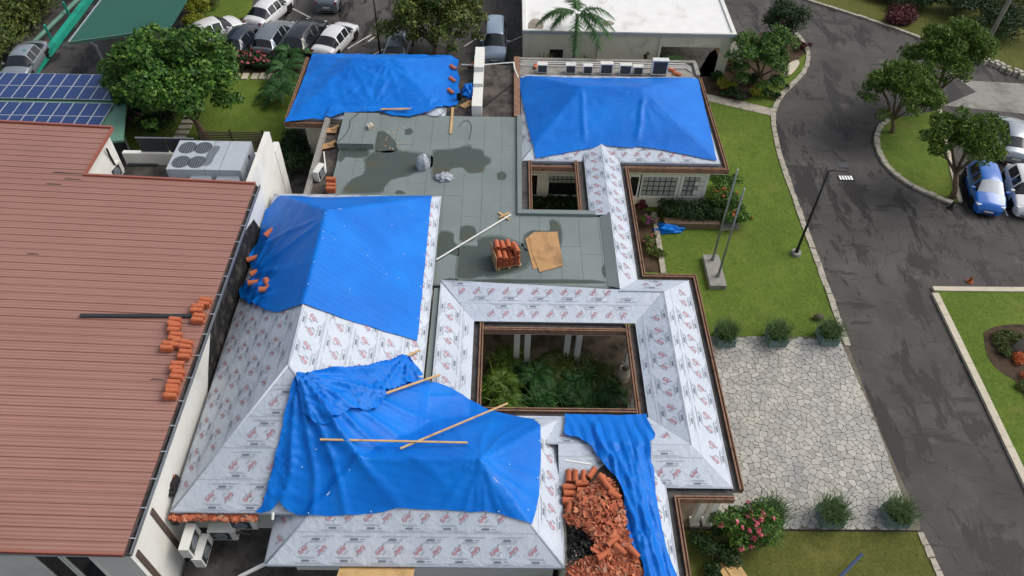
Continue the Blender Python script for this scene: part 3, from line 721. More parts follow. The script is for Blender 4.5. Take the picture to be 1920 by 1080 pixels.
# wet patches (outlines as they lie on the felt)
PUD = [
 [(684, 300), (700, 287), (730, 282), (760, 285), (800, 292), (806, 305), (800, 316), (782, 322), (760, 330), (735, 336), (722, 348), (712, 360), (648, 361), (652, 345), (665, 334), (682, 326), (686, 312)],
 [(700, 250), (720, 247), (742, 268), (738, 285), (705, 282)],
 [(640, 278), (660, 281), (684, 279), (690, 290), (672, 296), (650, 294), (640, 303), (634, 296)],
 [(812, 300), (816, 283), (846, 281), (878, 274), (886, 279), (904, 283), (906, 292), (916, 296), (918, 305), (908, 312), (903, 322), (878, 323), (868, 314), (850, 315), (842, 322), (838, 331), (822, 338), (812, 330)],
 [(760, 243), (770, 241), (774, 247), (768, 252), (760, 251)],
 [(932, 325), (942, 322), (950, 328), (946, 336), (934, 336)],
 [(741, 361), (746, 357), (754, 358), (758, 363), (742, 363)],
 [(820, 478), (824, 440), (836, 434), (850, 440), (850, 452), (858, 462), (858, 478), (840, 476), (822, 488)],
 [(862, 446), (864, 428), (876, 423), (890, 428), (892, 442), (882, 452), (866, 452)],
 [(857, 520), (860, 480), (866, 462), (895, 462), (896, 450), (920, 444), (948, 448), (990, 470), (985, 500), (925, 518), (905, 516), (880, 522)],
 [(985, 440), (1000, 432), (1030, 432), (1030, 416), (1040, 414), (1050, 424), (1053, 440), (1050, 460), (1040, 470), (985, 470)],
 [(825, 528), (835, 523), (850, 522), (858, 528)], [(880, 530), (900, 524), (1000, 524), (1100, 525), (1120, 531)],
 [(1128, 505), (1134, 495), (1140, 497), (1140, 515), (1132, 518)]]
for q in PUD:
    sm = smooth_line(q + [q[0]], 4)[:-1]
    cq = np.mean(sm, axis=0); sheet('damp_halo', [P2(cq[0] + (a - cq[0]) * 1.08 + random.uniform(-1, 1), cq[1] + (b - cq[1]) * 1.10 + random.uniform(-1, 1), FLAT_Z + .005) for a, b in sm], FLAT_Z + 0.0065, M['damp'], flat)
    sheet('wet_patch', [P2(a, b, FLAT_Z + .008) for a, b in sm], FLAT_Z + 0.009, M['puddle'], flat)
# narrow grey channel between the big hip roof and the courtyard lean-to
MB().bb(-3.0, -2.76, 15.9, 22.2, 3.3, 3.8).build('valley_channel', M['felt'], villa)
# ---- timber box gutters: (path, outward side) built from trough, rails
def gutter(path, side, z=CZ, w=0.42):
    """path: membrane eave line; side: +1 outward is left of travel"""
    g = empty('box_gutter', parent=villa); n = len(path)
    def off(d):
        out = []
        for i in range(n):
            p = Vector((*path[i], 0))
            dirs = []
            if i > 0: dirs.append((Vector((*path[i], 0)) - Vector((*path[i - 1], 0))).normalized())
            if i < n - 1: dirs.append((Vector((*path[i + 1], 0)) - Vector((*path[i], 0))).normalized())
            ns = [Vector((-d_.y, d_.x, 0)) * side for d_ in dirs]
            o = ns[0] if len(ns) == 1 or (ns[0] - ns[1]).length < 1e-4 else (ns[0] + ns[1])
            out.append((p.x + o.x * d, p.y + o.y * d))
        return out
    def band(name, d0, d1, z0, z1, mat):
        A, B = off(d0), off(d1)
        for i in range(n - 1):
            MB().prism([A[i], A[i + 1], B[i + 1], B[i]], z0, z1).build(name, mat, g)
    band('trough', -0.08, w - 0.16, z - 0.26, z - 0.19, M['trough'])
    band('inner_board', w - 0.16, w - 0.10, z - 0.30, z - 0.045, M['gutter_edge'])
    band('fascia', w - 0.10, w - 0.045, z - 0.34, z - 0.10, M['gutter'])
    band('outer_rail', w - 0.045, w, z - 0.34, z - 0.03, M['gutter_edge'])
    band('soffit', w - 0.9, w - 0.05, z - 0.42, z - 0.35, M['cream'])
    return g
gutter([(EX1, SY0), (EX1, EY1), (LX1, EY1), (LX1, 31.75), (11.62, 31.75), (11.62, 40.2)], -1)
gutter([(WX1, 3.0), (WX1, SY0), (EX1 - .001, SY0)], -1)
gutter([(CX1, CY0), (CX1, CY1)], 1); gutter([(CX1 - .42, CY1), (CX0 + .42, CY1)], 1); gutter([(CX0, CY1), (CX0, CY0)], 1); gutter([(CX0 + .42, CY0), (CX1 - .42, CY0)], 1)
# small courtyard
C2 = (1.28, 3.86, 27.5, 31.25)
gutter([(0.98, 31.7), (0.98, 27.16)], 1, 3.6, 0.5); gutter([(1.48, 31.75), (3.80, 31.75)], -1, 3.45, 0.45); gutter([(4.2, 27.2), (4.2, 31.75)], 1, 3.6, 0.42)
# north-west pavilion gutters
gutter([(-11.95, 41.7), (-11.95, 35.2)], -1, 3.45, 0.4); gutter([(-11.95 - .4, 35.2), (-9.4, 35.2)], -1, 3.45, 0.4)
# trough along the big white wall
MB().bb(-11.5, -11.17, 11.3, 28.3, 3.3, 3.75).build('valley_gutter', M['trough'], villa); MB().bb(-11.33, -11.24, 11.35, 28.0, 3.75, 3.60).build('valley_board', M['gutter'], villa)
# ---- walls
def wall(x0, x1, y0, y1, z0=0.0, z1=3.05, mat=None): return MB().bb(x0, x1, y0, y1, z0, z1).build('wall', mat or M['cream'], villa)
WNY = 32.05
wall(6.35, 11.25, WNY, WNY + .25); wall(11.0, 11.24, WNY + .25, 39.6); wall(1.0, 4.4, WNY, WNY + .25); wall(4.3, 4.5, 27.2, WNY, 0, 3.2); wall(6.0, 6.18, 23.6, WNY, 0, 3.0); wall(0.72, 0.96, 27.1, WNY, 0, 3.4); wall(0.96, 4.5, 27.0, 27.15, 0, 3.5)
wall(-7.2, 2.0, 10.45, 10.65, 0, 3.25, M['white']); wall(1.8, 2.0, 10.65, 15.2, 0, 3.25); wall(-11.15, -3.3, 12.0, 12.2, 0, 4.05, M['white'])
wall(-11.5, -11.3, 35.75, 41.3); wall(-11.3, -9.2, 35.75, 35.95); wall(-9.4, -9.2, 28.2, 35.75, 0, 3.3); wall(2.3, 2.5, 3, 12.5, 0, 3.3); wall(-3.3, -3.1, 12.2, 27.5, 0, 3.4); wall(-9.2, 0.9, 40.9, 41.1, 0, 3.2)
wall(0.95, 11.2, 39.6, 39.8, 0, 3.2); wall(-3.2, -3.0, 35.4, 41.2, 0, 3.2); wall(5.9, 6.1, 3.0, 12.4, 0, 3.0)
# quoins on the pavilion corner
for k in range(9):
    wq = 0.62 if k % 2 else 0.42
    MB().bb(11.255 - wq, 11.27, WNY - .05, WNY - .002, 0.05 + k * .33, .05 + k * .33 + .31).build('quoin', M['white'], villa)
def window(x0, x1, z0, z1, y, cols, rows, pale=True, half=False):
    w = empty('window', parent=villa); t = 0.16
    for a in ((x0 - t, x1 + t, z1, z1 + t), (x0 - t, x1 + t, z0 - t, z0), (x0 - t, x0, z0, z1), (x1, x1 + t, z0, z1)):
        MB().bb(a[0], a[1], y - .07, y - .003, a[2], a[3]).build('surround', M['white'], w)
    MB().bb(x0, x1, y - .012, y - .004, z0, z1).build('backing', M['glass'], w)
    cw, ch = (x1 - x0) / cols, (z1 - z0) / rows
    for i in range(cols):
        for j in range(rows):
            MB().bb(x0 + i * cw + .02, x0 + (i + 1) * cw - .02, y - .03, y - .014, z0 + j * ch + .02, z0 + (j + 1) * ch - .02).build('pane', M['pane_pale'] if pale and not (half and j < rows / 2) else M['glass'], w)
    for i in range(cols + 1): MB().bb(x0 + i * cw - .018, x0 + i * cw + .018, y - .05, y - .02, z0, z1).build('glazing_bar', M['black'], w)
    for j in range(rows + 1): MB().bb(x0, x1, y - .048, y - .022, z0 + j * ch - .018, z0 + j * ch + .018).build('glazing_bar', M['black'], w)
def win_px(l, r, t, b, y, cols, rows, **k):
    a, c = PX(l, t, y), PX(r, b, y); window(a.x, c.x, c.z, a.z, y, cols, rows, **k)
win_px(1207, 1263, 330, 366, WNY, 6, 4); win_px(1284, 1315, 330, 366, WNY, 4, 4); win_px(1183, 1192, 330, 366, WNY, 2, 4, pale=False)
win_px(1030, 1084, 328, 364, WNY, 7, 5, half=True); win_px(991, 1006, 327, 364, WNY, 2, 5, pale=False)
MB().tube([(6.95, WNY - .1, 0.1), (6.95, WNY - .1, 3.0)], 0.05, 8).build('downpipe', M['cream'], villa)
# columns of the colonnade
for (cx, cy) in [(0.72, 20.75), (1.2, 20.75), (3.0, 20.75), (3.5, 20.75), (5.9, 20.75), (5.9, 18.3), (8.35, 13.1), (7.85, 13.1), (6.35, 13.1), (-1.3, 20.75)]:
    m = MB(); m.bb(cx - .13, cx + .13, cy - .13, cy + .13, 0.25, 3.05); m.bb(cx - .18, cx + .18, cy - .18, cy + .18, 0.0, .25); m.bb(cx - .17, cx + .17, cy - .17, cy + .17, 2.85, 3.04); m.build('column', M['white'], villa)
structure(sheet('courtyard_floor', [(-3.0, 12.9), (8.4, 12.9), (8.4, 23.0), (-3.0, 23.0)], 0.085, M['court']))
structure(sheet('courtyard_floor', [(0.9, 27.1), (4.5, 27.1), (4.5, 32.1), (0.9, 32.1)], 0.085, M['soil']))
# gravel lined strip west of the flat roof, with its low wall
MB().bb(-9.75, FX0, 28.2, 35.1, 3.1, 3.42).build('gravel_strip', M['earthen'], villa); MB().bb(-10.0, -9.75, 28.2, 35.15, 2.6, 3.7).build('parapet', M['concrete'], villa)
# northern service roofs
MB().bb(-3.3, 0.9, 35.4, 41.0, 3.1, 3.5).build('service_roof', M['earthen'], villa)
MB().bb(0.9, 11.7, 39.95, 41.6, 3.1, 3.4).build('service_roof', M['concrete'], villa)
MB().bb(0.9, 11.9, 41.6, 41.85, 2.4, 3.58).build('parapet', M['concrete'], villa); MB().bb(11.7, 11.95, 40.25, 41.6, 2.4, 3.57).build('parapet', M['concrete'], villa)
MB().bb(0.55, 0.9, 35.4, 41.7, 3.1, 3.72).build('parapet', M['gutter_edge'], villa)
q = P(897, 150, 4.0)
for k, (a, b, z) in enumerate(((35.6, 36.6, 4.2), (36.6, 38.0, 3.9), (38.0, 39.3, 4.1), (39.3, 40.6, 4.4), (40.6, 42.0, 4.15))):
    MB().bb(q.x - .28, q.x + .28, a, b - .01, 3.2, z).build('parapet_block', M['white'], villa)
# the flat link between pavilions on the ground side: dark void walls under roofs
# ================================================================== TARPAULINS
def fbm(x, y, s, o=3, seed=0.0):
    return noise.fractal((x * s + seed, y * s - seed, seed * 0.37), 1.0, 2.0, o)
def on_roof(px, py, hf):
    """walk the sight line down to the roof surface hf(x,y)"""
    d = CR * ((px - 960) / FPX) - CU * ((py - 540) / FPX) + CF
    t = (9.0 - CAM_H) / d[2]; t1 = (0.0 - CAM_H) / d[2]; prev = t
    while t < t1:
        x, y, z = d[0] * t, d[1] * t, CAM_H + d[2] * t
        if z <= hf(x, y): 
            lo, hi = prev, t
            for _ in range(12):
                mid = (lo + hi) / 2
                if CAM_H + d[2] * mid <= hf(d[0] * mid, d[1] * mid): hi = mid
                else: lo = mid
            return (d[0] * hi, d[1] * hi)
        prev = t; t += 0.05
    return (d[0] * t1, d[1] * t1)
def cone(hf, k=1.1):
    offs = [(0.0, 0.0, 0.0)] + [(r * math.cos(a * math.pi / 4), r * math.sin(a * math.pi / 4), r * k) for r in (.15, .3, .5) for a in range(8)]
    return lambda x, y: max(hf(x + a, y + b) - c for a, b, c in offs)
def tarp_mesh(name, outline_px, hf, wr, spacing=0.11, lift=0.05, smooth_out=4, pts_xy=None):
    poly = pts_xy or [on_roof(a, b, hf) for a, b in outline_px]
    P_ = []
    for i in range(len(poly)):
        a, b = poly[i], poly[(i + 1) % len(poly)]; n = max(1, int(math.dist(a, b) / spacing))
        for k in range(n):
            t = k / n; x, y = a[0] + (b[0] - a[0]) * t, a[1] + (b[1] - a[1]) * t
            P_.append((x + 0.03 * fbm(x, y, 1.4, 3, 5.0), y + 0.03 * fbm(x, y, 1.4, 3, 9.0)))
    nb = len(P_); xs = [p[0] for p in poly]; ys = [p[1] for p in poly]
    x0, x1, y0, y1 = min(xs), max(xs), min(ys), max(ys); y = y0; r = 0
    inner = []
    while y < y1:
        x = x0 + (spacing / 2 if r % 2 else 0)
        while x < x1:
            if inside(P_, x, y): inner.append((x + random.uniform(-.02, .02), y + random.uniform(-.02, .02)))
            x += spacing
        y += spacing * 0.87; r += 1
    allp = [Vector(p) for p in P_ + inner]
    v, e, f, *_ = delaunay_2d_cdt(allp, [(i, (i + 1) % nb) for i in range(nb)], [], 1, 1e-5)
    hf = cone(hf)
    V = []
    for p in v:
        x, y = p
        h = hf(x, y)
        if h < 1: h = max(hf(x + dx, y + dy) for dx, dy in ((.3, 0), (-.3, 0), (0, .3), (0, -.3), (.6, 0), (-.6, 0), (0, .6), (0, -.6))); h = h if h > 1 else 3.3
        z = h + lift + wr(x, y)
        V.append((x, y, max(z, h + 0.022)))
    F = np.array([t for t in f if len(t) == 3])
    V = np.array(V); A = V[F[:, 1], :2] - V[F[:, 0], :2]; B = V[F[:, 2], :2] - V[F[:, 0], :2]
    neg = (A[:, 0] * B[:, 1] - A[:, 1] * B[:, 0]) < 0; F[neg] = F[neg][:, ::-1]
    return np_mesh(name, V, F, M['tarp'], True)
def radial(cx, cy, amp, n, L, ph=0.0, t0=-9, t1=9, r0=0.15):
    def g(x, y):
        dx, dy = x - cx, y - cy; r = math.hypot(dx, dy)
        if r > L * 2.2: return 0.0
        t = math.atan2(dy, dx)
        if not (t0 <= t <= t1): return 0.0
        w = math.sin(n * t + ph + 1.8 * fbm(x, y, 0.5, 2, ph)); w = w * w * w if w > 0 else 0.25 * w
        return amp * w * math.exp(-(r / L) ** 2) * min(1, r / r0)
    return g
def fold(x1, y1, x2, y2, wid, amp, wob=0.06):
    dx, dy = x2 - x1, y2 - y1; L = math.hypot(dx, dy); dx /= L; dy /= L
    def g(x, y):
        s = (x - x1) * dx + (y - y1) * dy
        if s < -0.2 or s > L + .2: return 0.0
        d = -(x - x1) * dy + (y - y1) * dx + wob * fbm(s, 0, 0.9, 2, amp * 50)
        if abs(d) > wid * 3: return 0.0
        e = min(1, max(0, (s + .2) / .4)) * min(1, max(0, (L + .2 - s) / .5))
        return amp * math.exp(-(d / wid) ** 2) * e
    return g
def ripples(ang, wl, amp, seed, cen=None, rad=1.0):
    c, s = math.cos(ang), math.sin(ang)
    def g(x, y):
        m = 1.0
        if cen:
            m = math.exp(-((x - cen[0]) ** 2 + (y - cen[1]) ** 2) / rad ** 2)
            if m < 0.02: return 0.0
        u = (x * c + y * s) / wl + 1.6 * fbm(x, y, 0.45, 3, seed)
        w = math.sin(u * 6.283); return amp * m * (abs(w) ** 1.5) * (0.4 + 0.6 * (0.5 + 0.5 * fbm(x, y, 0.8, 2, seed + 3)))
    return g
def crumple(amp, sc, seed, cen=None, rad=1.0):
    def g(x, y):
        m = 1.0
        if cen:
            m = math.exp(-((x - cen[0]) ** 2 + (y - cen[1]) ** 2) / rad ** 2)
            if m < 0.02: return 0.0
        return amp * m * (1 - abs(fbm(x, y, sc, 4, seed)) * 1.6)
    return g
def fsum(*gs): return lambda x, y: sum(g(x, y) for g in gs)
def tarp(label, outline, hf, wr, **k):
    me = tarp_mesh('tarpaulin', outline, hf, wr, **k)
    return tag(link('tarpaulin', me), label, 'tarp', 'blue tarpaulins over the stripped roofs')
# north-west pavilion
hNW = lambda x, y: max(RNW.h(x, y), RNW.ze if (-13 < x < -2.4 and 34.0 < y < 42.5) else 0, FLAT_Z if (-10 < x < -2.5 and 33 < y < 36.0) else 0)
pk = on_roof(725, 120, hNW); pk2 = on_roof(662, 122, hNW); pk3 = on_roof(700, 205, hNW)
tarp('blue tarp with radiating creases over the small roof near the parking lot',
     [(586, 104), (640, 103), (720, 105), (790, 104), (846, 107), (861, 116), (856, 134), (863, 150), (859, 165), (864, 180), (857, 200), (832, 203), (805, 212), (770, 221), (735, 218), (713, 211), (645, 213), (622, 222), (585, 224), (560, 228), (535, 231), (552, 195), (570, 150)],
     hNW, fsum(radial(*pk, 0.05, 15, 3.4, 0.4), radial(*pk2, 0.035, 11, 3.0, 2.0), radial(*pk3, 0.05, 14, 2.0, 1.0), crumple(0.05, 0.5, 2.0), crumple(.03, 1.4, 8.0), fold(*pk, *on_roof(640, 190, hNW), .06, .06), fold(*pk, *on_roof(600, 180, hNW), .06, .05), fold(*pk, *on_roof(700, 200, hNW), .05, .06), fold(*on_roof(735, 135, hNW), *on_roof(705, 195, hNW), .06, .06), ripples(R_(80), 0.5, 0.06, 4.0, on_roof(855, 160, hNW), 0.9), crumple(.12, 1.3, 3.3, on_roof(820, 200, hNW), 0.9)), spacing=0.13)
# north-east pavilion
a1, b1 = on_roof(1091, 172, RNE.h), on_roof(1096, 265, RNE.h); a2, b2 = on_roof(1205, 186, RNE.h), on_roof(1195, 262, RNE.h)
hNE = lambda x, y: max(RNE.h(x, y), RNE.ze - .02 if (0.5 < x < 12.0 and 31.3 < y < 40.4) else 0)
tarp('smooth bright blue tarp beside the row of roof air conditioners',
     [(972, 148), (1060, 147), (1180, 148), (1309, 150), (1318, 190), (1331, 245), (1343, 303), (1300, 295), (1262, 287), (1228, 281), (1192, 276), (1188, 279), (1160, 277), (1132, 274), (1112, 279), (1060, 288), (1004, 299), (995, 262), (985, 220), (976, 175)],
     hNE, fsum(fold(*a1, *b1, 0.09, 0.09), fold(*a2, *b2, 0.10, 0.12), radial(*a2, 0.04, 14, 1.6, 0.6), radial(*a1, 0.02, 14, 1.6, 1.6), crumple(0.025, 0.4, 7.0), crumple(.012, 1.5, 7.0)), spacing=0.14)
# big hip roof, north half
ledge3 = lambda x, y: max(R3.h(x, y), R3.ze - .05 if (-11.6 < x < -2.9 and 11.2 < y < 28.1) else 0)
c3 = on_roof(470, 520, ledge3); c3b = on_roof(480, 560, ledge3); e3 = on_roof(512, 372, ledge3); rg = on_roof(608, 404, ledge3)
tarp('wide blue tarp over the tall hip roof, weighted with tiles at one crumpled corner',
     [(519, 373), (600, 372), (700, 370), (811, 368), (804, 430), (796, 510), (789, 580), (783, 641), (740, 628), (650, 600), (564, 574), (545, 580), (522, 587), (500, 584), (488, 578), (470, 572), (453, 562), (449, 546), (458, 535), (472, 528), (478, 512), (470, 498), (466, 486), (474, 470), (484, 455), (490, 425), (499, 395)],
     ledge3, fsum(radial(*c3, 0.10, 10, 2.2, 0.3), radial(*c3b, 0.09, 12, 1.5, 1.3), crumple(0.22, 1.2, 4.0, c3b, 0.9), crumple(0.16, 1.3, 6.0, c3, 0.8), fold(*c3, *on_roof(600, 420, ledge3), 0.13, 0.08), fold(*on_roof(478, 470, ledge3), *on_roof(590, 415, ledge3), 0.1, 0.07), crumple(0.03, 0.3, 1.0), ripples(R_(20), 0.35, 0.05, 8.0, on_roof(560, 580, ledge3), 0.7)), spacing=0.12)
# front roof tarp with its folded-over flap
h4 = lambda x, y: max(R3.h(x, y), R4.h(x, y), ring_h(x, y) if y > 12 else 0, 3.45 if (-8.2 < x < 3 and 9.5 < y < 20) else 0)
p560, p762, p1 = on_roof(562, 703, h4), on_roof(762, 674, h4), on_roof(900, 863, h4)
t4 = thing('tarpaulin', 'crumpled blue tarp with a folded flap and lumber strips over the front roof', 'tarp', group='blue tarpaulins over the stripped roofs')
out4 = [(558, 706), (600, 712), (680, 712), (760, 705), (793, 712), (820, 718), (846, 728), (870, 743), (893, 757), (920, 772), (962, 781), (1000, 788), (1013, 798), (1014, 850), (1011, 930), (1003, 968), (997, 985), (965, 975), (935, 965), (900, 961), (850, 959), (790, 956), (745, 955), (700, 964), (640, 969), (580, 970), (552, 968), (538, 960), (524, 946), (512, 962), (500, 976), (486, 985), (485, 972), (493, 950), (504, 920), (510, 890), (522, 840), (536, 780)]
wr4 = fsum(radial(*p560, 0.20, 22, 4.2, 0.7, -2.6, 0.3), radial(*p1, 0.07, 13, 2.6, 0.5), ripples(R_(5), 0.3, 0.16, 3.0, on_roof(525, 870, h4), 0.9), crumple(0.16, 1.1, 5.0, on_roof(520, 940, h4), 0.8), crumple(0.10, 0.9, 8.0, on_roof(620, 780, h4), 1.3), fold(*on_roof(680, 860, h4), *on_roof(585, 790, h4), 0.14, 0.08), fold(*on_roof(670, 862, h4), *on_roof(590, 850, h4), 0.12, 0.06), crumple(0.035, 0.35, 9.0), fold(*p1, *on_roof(940, 965, h4), 0.07, 0.09), fold(*p1, *on_roof(893, 955, h4), 0.06, 0.08), fold(*p1, *on_roof(975, 945, h4), .06, .06))
link('sheet', tarp_mesh('sheet', out4, h4, wr4, spacing=0.10), t4)
flap = [(557, 706), (600, 703), (650, 699), (700, 693), (735, 684), (762, 673), (772, 684), (784, 696), (795, 712), (775, 722), (740, 735), (724, 740), (727, 752), (720, 762), (706, 775), (690, 779), (660, 774), (640, 785), (622, 800), (607, 806), (590, 802), (570, 780)]
cF = on_roof(660, 740, h4)
wrF = fsum(lambda x, y: 0.10, radial(*p560, 0.16, 15, 3.5, 0.2), radial(*p762, 0.16, 13, 2.2, 0.9), crumple(0.22, 1.3, 2.0, on_roof(705, 765, h4), 0.75), ripples(R_(75), 0.36, 0.13, 6.0), crumple(0.09, 0.8, 3.0))
link('folded_flap', tarp_mesh('folded_flap', flap, h4, wrF, spacing=0.085), t4)
# south-east tarp
h5 = lambda x, y: max(wing_h(x, y), ring_h(x, y), 3.42 if (2.0 < x < 6.4 and y < 16.6) else 0)
q5 = lambda a, b: on_roof(a, b, h5)
def pleats(x0, y0, x1, y1, wl, amp, seed, pw=.8):
    dx, dy = x1 - x0, y1 - y0; L = math.hypot(dx, dy); dx /= L; dy /= L
    def g(x, y):
        a = (x - x0) * dx + (y - y0) * dy; b = -(x - x0) * dy + (y - y0) * dx
        u = b / wl + 0.9 * fbm(a, b * .5, 0.3, 3, seed); w = abs(math.sin(u * math.pi)) ** pw
        return amp * min(1, .3 + max(0, a) * .22) * w * (0.35 + 0.65 * min(1, max(0, .6 + fbm(a, b, .55, 2, seed + 4))))
    return g
t5a, t5b = q5(1135, 785), q5(1225, 1070)
wr5 = fsum(pleats(*t5a, *t5b, .42, .15, 2.0), pleats(*t5a, *t5b, .19, .045, 6.0), fold(*q5(1110, 800), *q5(1195, 1000), .10, .12, .2), fold(*q5(1160, 860), *q5(1240, 1080), .10, .10, .2), crumple(0.03, 1.2, 4.0), crumple(0.16, 1.5, 3.0, q5(1200, 1015), 0.5), lambda x, y: 0.05)
tarp('long twisted blue tarp strip hanging past the broken tile heap',
     [(1058, 780), (1100, 780), (1160, 781), (1210, 780), (1213, 790), (1228, 818), (1226, 826), (1218, 832), (1219, 870), (1224, 880), (1226, 905), (1231, 950), (1240, 1000), (1250, 1040), (1266, 1080), (1290, 1150), (1200, 1150), (1206, 1078), (1202, 1060), (1190, 1040), (1180, 1022), (1174, 1000), (1170, 965), (1168, 935), (1162, 915), (1150, 895), (1138, 882), (1125, 866), (1110, 845), (1085, 825), (1058, 818)],
     h5, wr5, spacing=0.062)
# ================================================================== RED ROOFED BUILDING
rb = thing('annex', 'two storey white building with a long red ribbed metal roof', 'building')
RZE = 6.5; RXE = P(479, 346, RZE).x; RY0 = P(235, 1040, RZE).y; RYM = P(479, 346, RZE).y
slope = math.tan(R_(2.6)); RXL = -27.0
def rz(x): return RZE + (RXE - x) * slope
rroof = empty('metal_roof', parent=rb)
rowpx = [1040]
# rib pitch along Y
pit = 0.385; nrow = int(round((RYM - RY0) / pit)); pit = (RYM - RY0) / nrow
XN = P(162, 342, RZE).x; 
def rows(y0, y1, xr, n, p):
    for i in range(n):
        a = y0 + i * p; m = MB(); zl, zr2 = rz(RXL), rz(xr)
        prof = [(0, .0), (0.0, .016), (0.014, 0.024), (0.035, .018), (p * 0.3, 0.013), (p * .6, 0.008), (p - .04, 0.002), (p - .004, 0.0)]
        vs = []
        for x, z in ((RXL, zl), (xr, zr2)):
            for dy, dz in prof: vs.append((x, a + dy, z + dz))
        k = len(prof); m.add(vs, [(j, j + k, j + k + 1, j + 1) for j in range(k - 1)]); m.build('roof_panel', M['red'], rroof)
rows(RY0, RYM, RXE, nrow, pit)
RYN2 = P(215, 240, rz(XN)).y; nn = int((RYN2 - RYM) / pit); rows(RYM, RYM + nn * pit, XN, nn, pit)
MB().add([(RXL, RY0, rz(RXL) - .04), (RXE, RY0, RZE - .04), (RXE, RYM, RZE - .04), (XN, RYM, rz(XN) - .04), (XN, RYN2, rz(XN) - .04), (RXL, RYN2, rz(RXL) - .04)], [(0, 1, 2, 3, 4, 5)]).build('roof_deck', M['red_trim'], rroof)
m = MB(); m.beam((RXL, RY0 - .02, rz(RXL)), (RXE, RY0 - .02, RZE), .05, .16); m.build('verge_trim', M['red_trim'], rroof)
m = MB(); m.beam((XN, RYM + .03, rz(XN) + .03), (RXE, RYM + .03, RZE + .03), .10, .12); m.build('verge_trim', M['red_trim'], rroof)
m = MB(); m.beam((XN + .02, RYM, rz(XN)), (XN + .02, RYN2, rz(XN)), .08, .14); m.build('verge_trim', M['red_trim'], rroof)
m = MB(); m.beam((RXL, RYN2, rz(RXL) + .02), (XN, RYN2, rz(XN) + .02), .1, .14); m.build('verge_trim', M['red_trim'], rroof)
for (px, py, L_) in ((118, 326, 1.0), (140, 330, .8), (105, 339, .7), (150, 320, .6), (60, 480, .5), (300, 700, .5)):
    q = P(px, py, rz(P(px, py, 6.9).x)); y_ = RY0 + math.floor((q.y - RY0) / pit) * pit + .07
    MB().add([(q.x - L_ / 2, y_, rz(q.x - L_ / 2) + .026), (q.x + L_ / 2, y_, rz(q.x + L_ / 2) + .026), (q.x + L_ / 2.4, y_ + .05, rz(q.x + L_ / 2.4) + .027), (q.x - L_ / 3, y_ + .07, rz(q.x - L_ / 3) + .027)], [(0, 1, 2, 3)]).build('rust_streak', M['debris'] if L_ > .9 else M['brown'], rroof)
# eaves gutter with brackets
g = empty('eaves_gutter', parent=rb)
MB().bb(RXE + .02, RXE + .05, RY0, RYM, RZE - .12, RZE + .0).build('gutter_back', M['trough'], g); MB().bb(RXE + .05, RXE + .17, RY0, RYM, RZE - .13, RZE - .10).build('gutter_base', M['debris'], g); MB().bb(RXE + .17, RXE + .21, RY0, RYM, RZE - .13, RZE + .01).build('gutter_front', M['grey_metal'], g)
br = MB().box((0, 0, 0), (.2, .035, .012)).mesh('gutter_bracket', M['alu'])
y = RY0 + .5
while y < RYM: link('gutter_bracket', br, g, (RXE + .11, y, RZE + .012)); y += 0.98
# walls
WX = RXE - 0.28; YS = RY0 + .35
def rwall(x0, x1, y0, y1, z0, z1, mat=None, name='wall'): return MB().bb(x0, x1, y0, y1, z0, z1).build(name, mat or M['white'], rb)
WTOP = RZE - .13; pe = P(508, 247, 6.4)
rwall(WX - .25, WX, YS, RYM, 0, WTOP); rwall(RXL, WX - .25, YS, YS + .25, 0, WTOP)
rwall(WX - .25, WX, RYM, pe.y, 0, 6.4, name='parapet_wall')
rwall(WX - .25, WX + .03, pe.y, pe.y + .8, 0, 5.2, name='parapet_wall')
# dirt streaked black flashing on the lower wall
def stain(ys, zs, name, mat):
    m = MB(); n = len(ys); m.add([(WX + .006, y, z) for y, z in zip(ys, zs)], [tuple(range(n))]); return m.build(name, mat, rb)
stain([16.4, 21.6, 25.6, 25.2, 22.5, 20.0, 18.6, 17.2], [3.9, 3.9, 3.9, 5.0, 5.9, 6.1, 5.6, 4.6], 'black_flashing', M['debris'])
for yb in (RY0 + .5, RY0 + 1.9): MB().bb(WX, WX + .05, yb, yb + .2, 0, 5.2).build('downpipe', M['brown'], rb)
for x0 in (P(62, 1058, 5.4).x, P(112, 1058, 5.4).x):
    wd = empty('window', parent=rb); MB().bb(x0, x0 + .85, YS - .02, YS - .004, 3.6, 5.5).build('pane', M['glass'], wd)
    for a in ((x0 - .08, x0, 3.6, 5.58), (x0 + .85, x0 + .93, 3.6, 5.58)): MB().bb(a[0], a[1], YS - .05, YS - .003, a[2], a[3]).build('frame', M['white'], wd)
MB().bb(RXL, RXE - .02, RY0 + .02, YS, WTOP - .12, WTOP).build('soffit', M['ac_grey'], rb)
# rear equipment deck
DZ = 4.4
DX0 = XN - .3
rwall(DX0 - .25, DX0, RYM, RYN2 - .05, 3, rz(XN) - .12); yN = P(270, 288, DZ + .7).y
rwall(DX0, WX - .25, yN, yN + .25, 2, DZ + .7, name='parapet_wall'); MB().bb(DX0, WX - .25, RYM - 1, yN, DZ - .3, DZ).build('equipment_deck', M['dark_conc'], rb)
rwall(RXL, DX0 - .25, RYN2 - .3, RYN2 - .05, 0, rz(XN) - .3); rwall(DX0, WX - .25, yN + .26, yN + .5, 0, DZ + .2, M['cream'])
rwall(DX0, WX - .25, RYM - .05, RYM + .0, DZ, WTOP, M['white'])
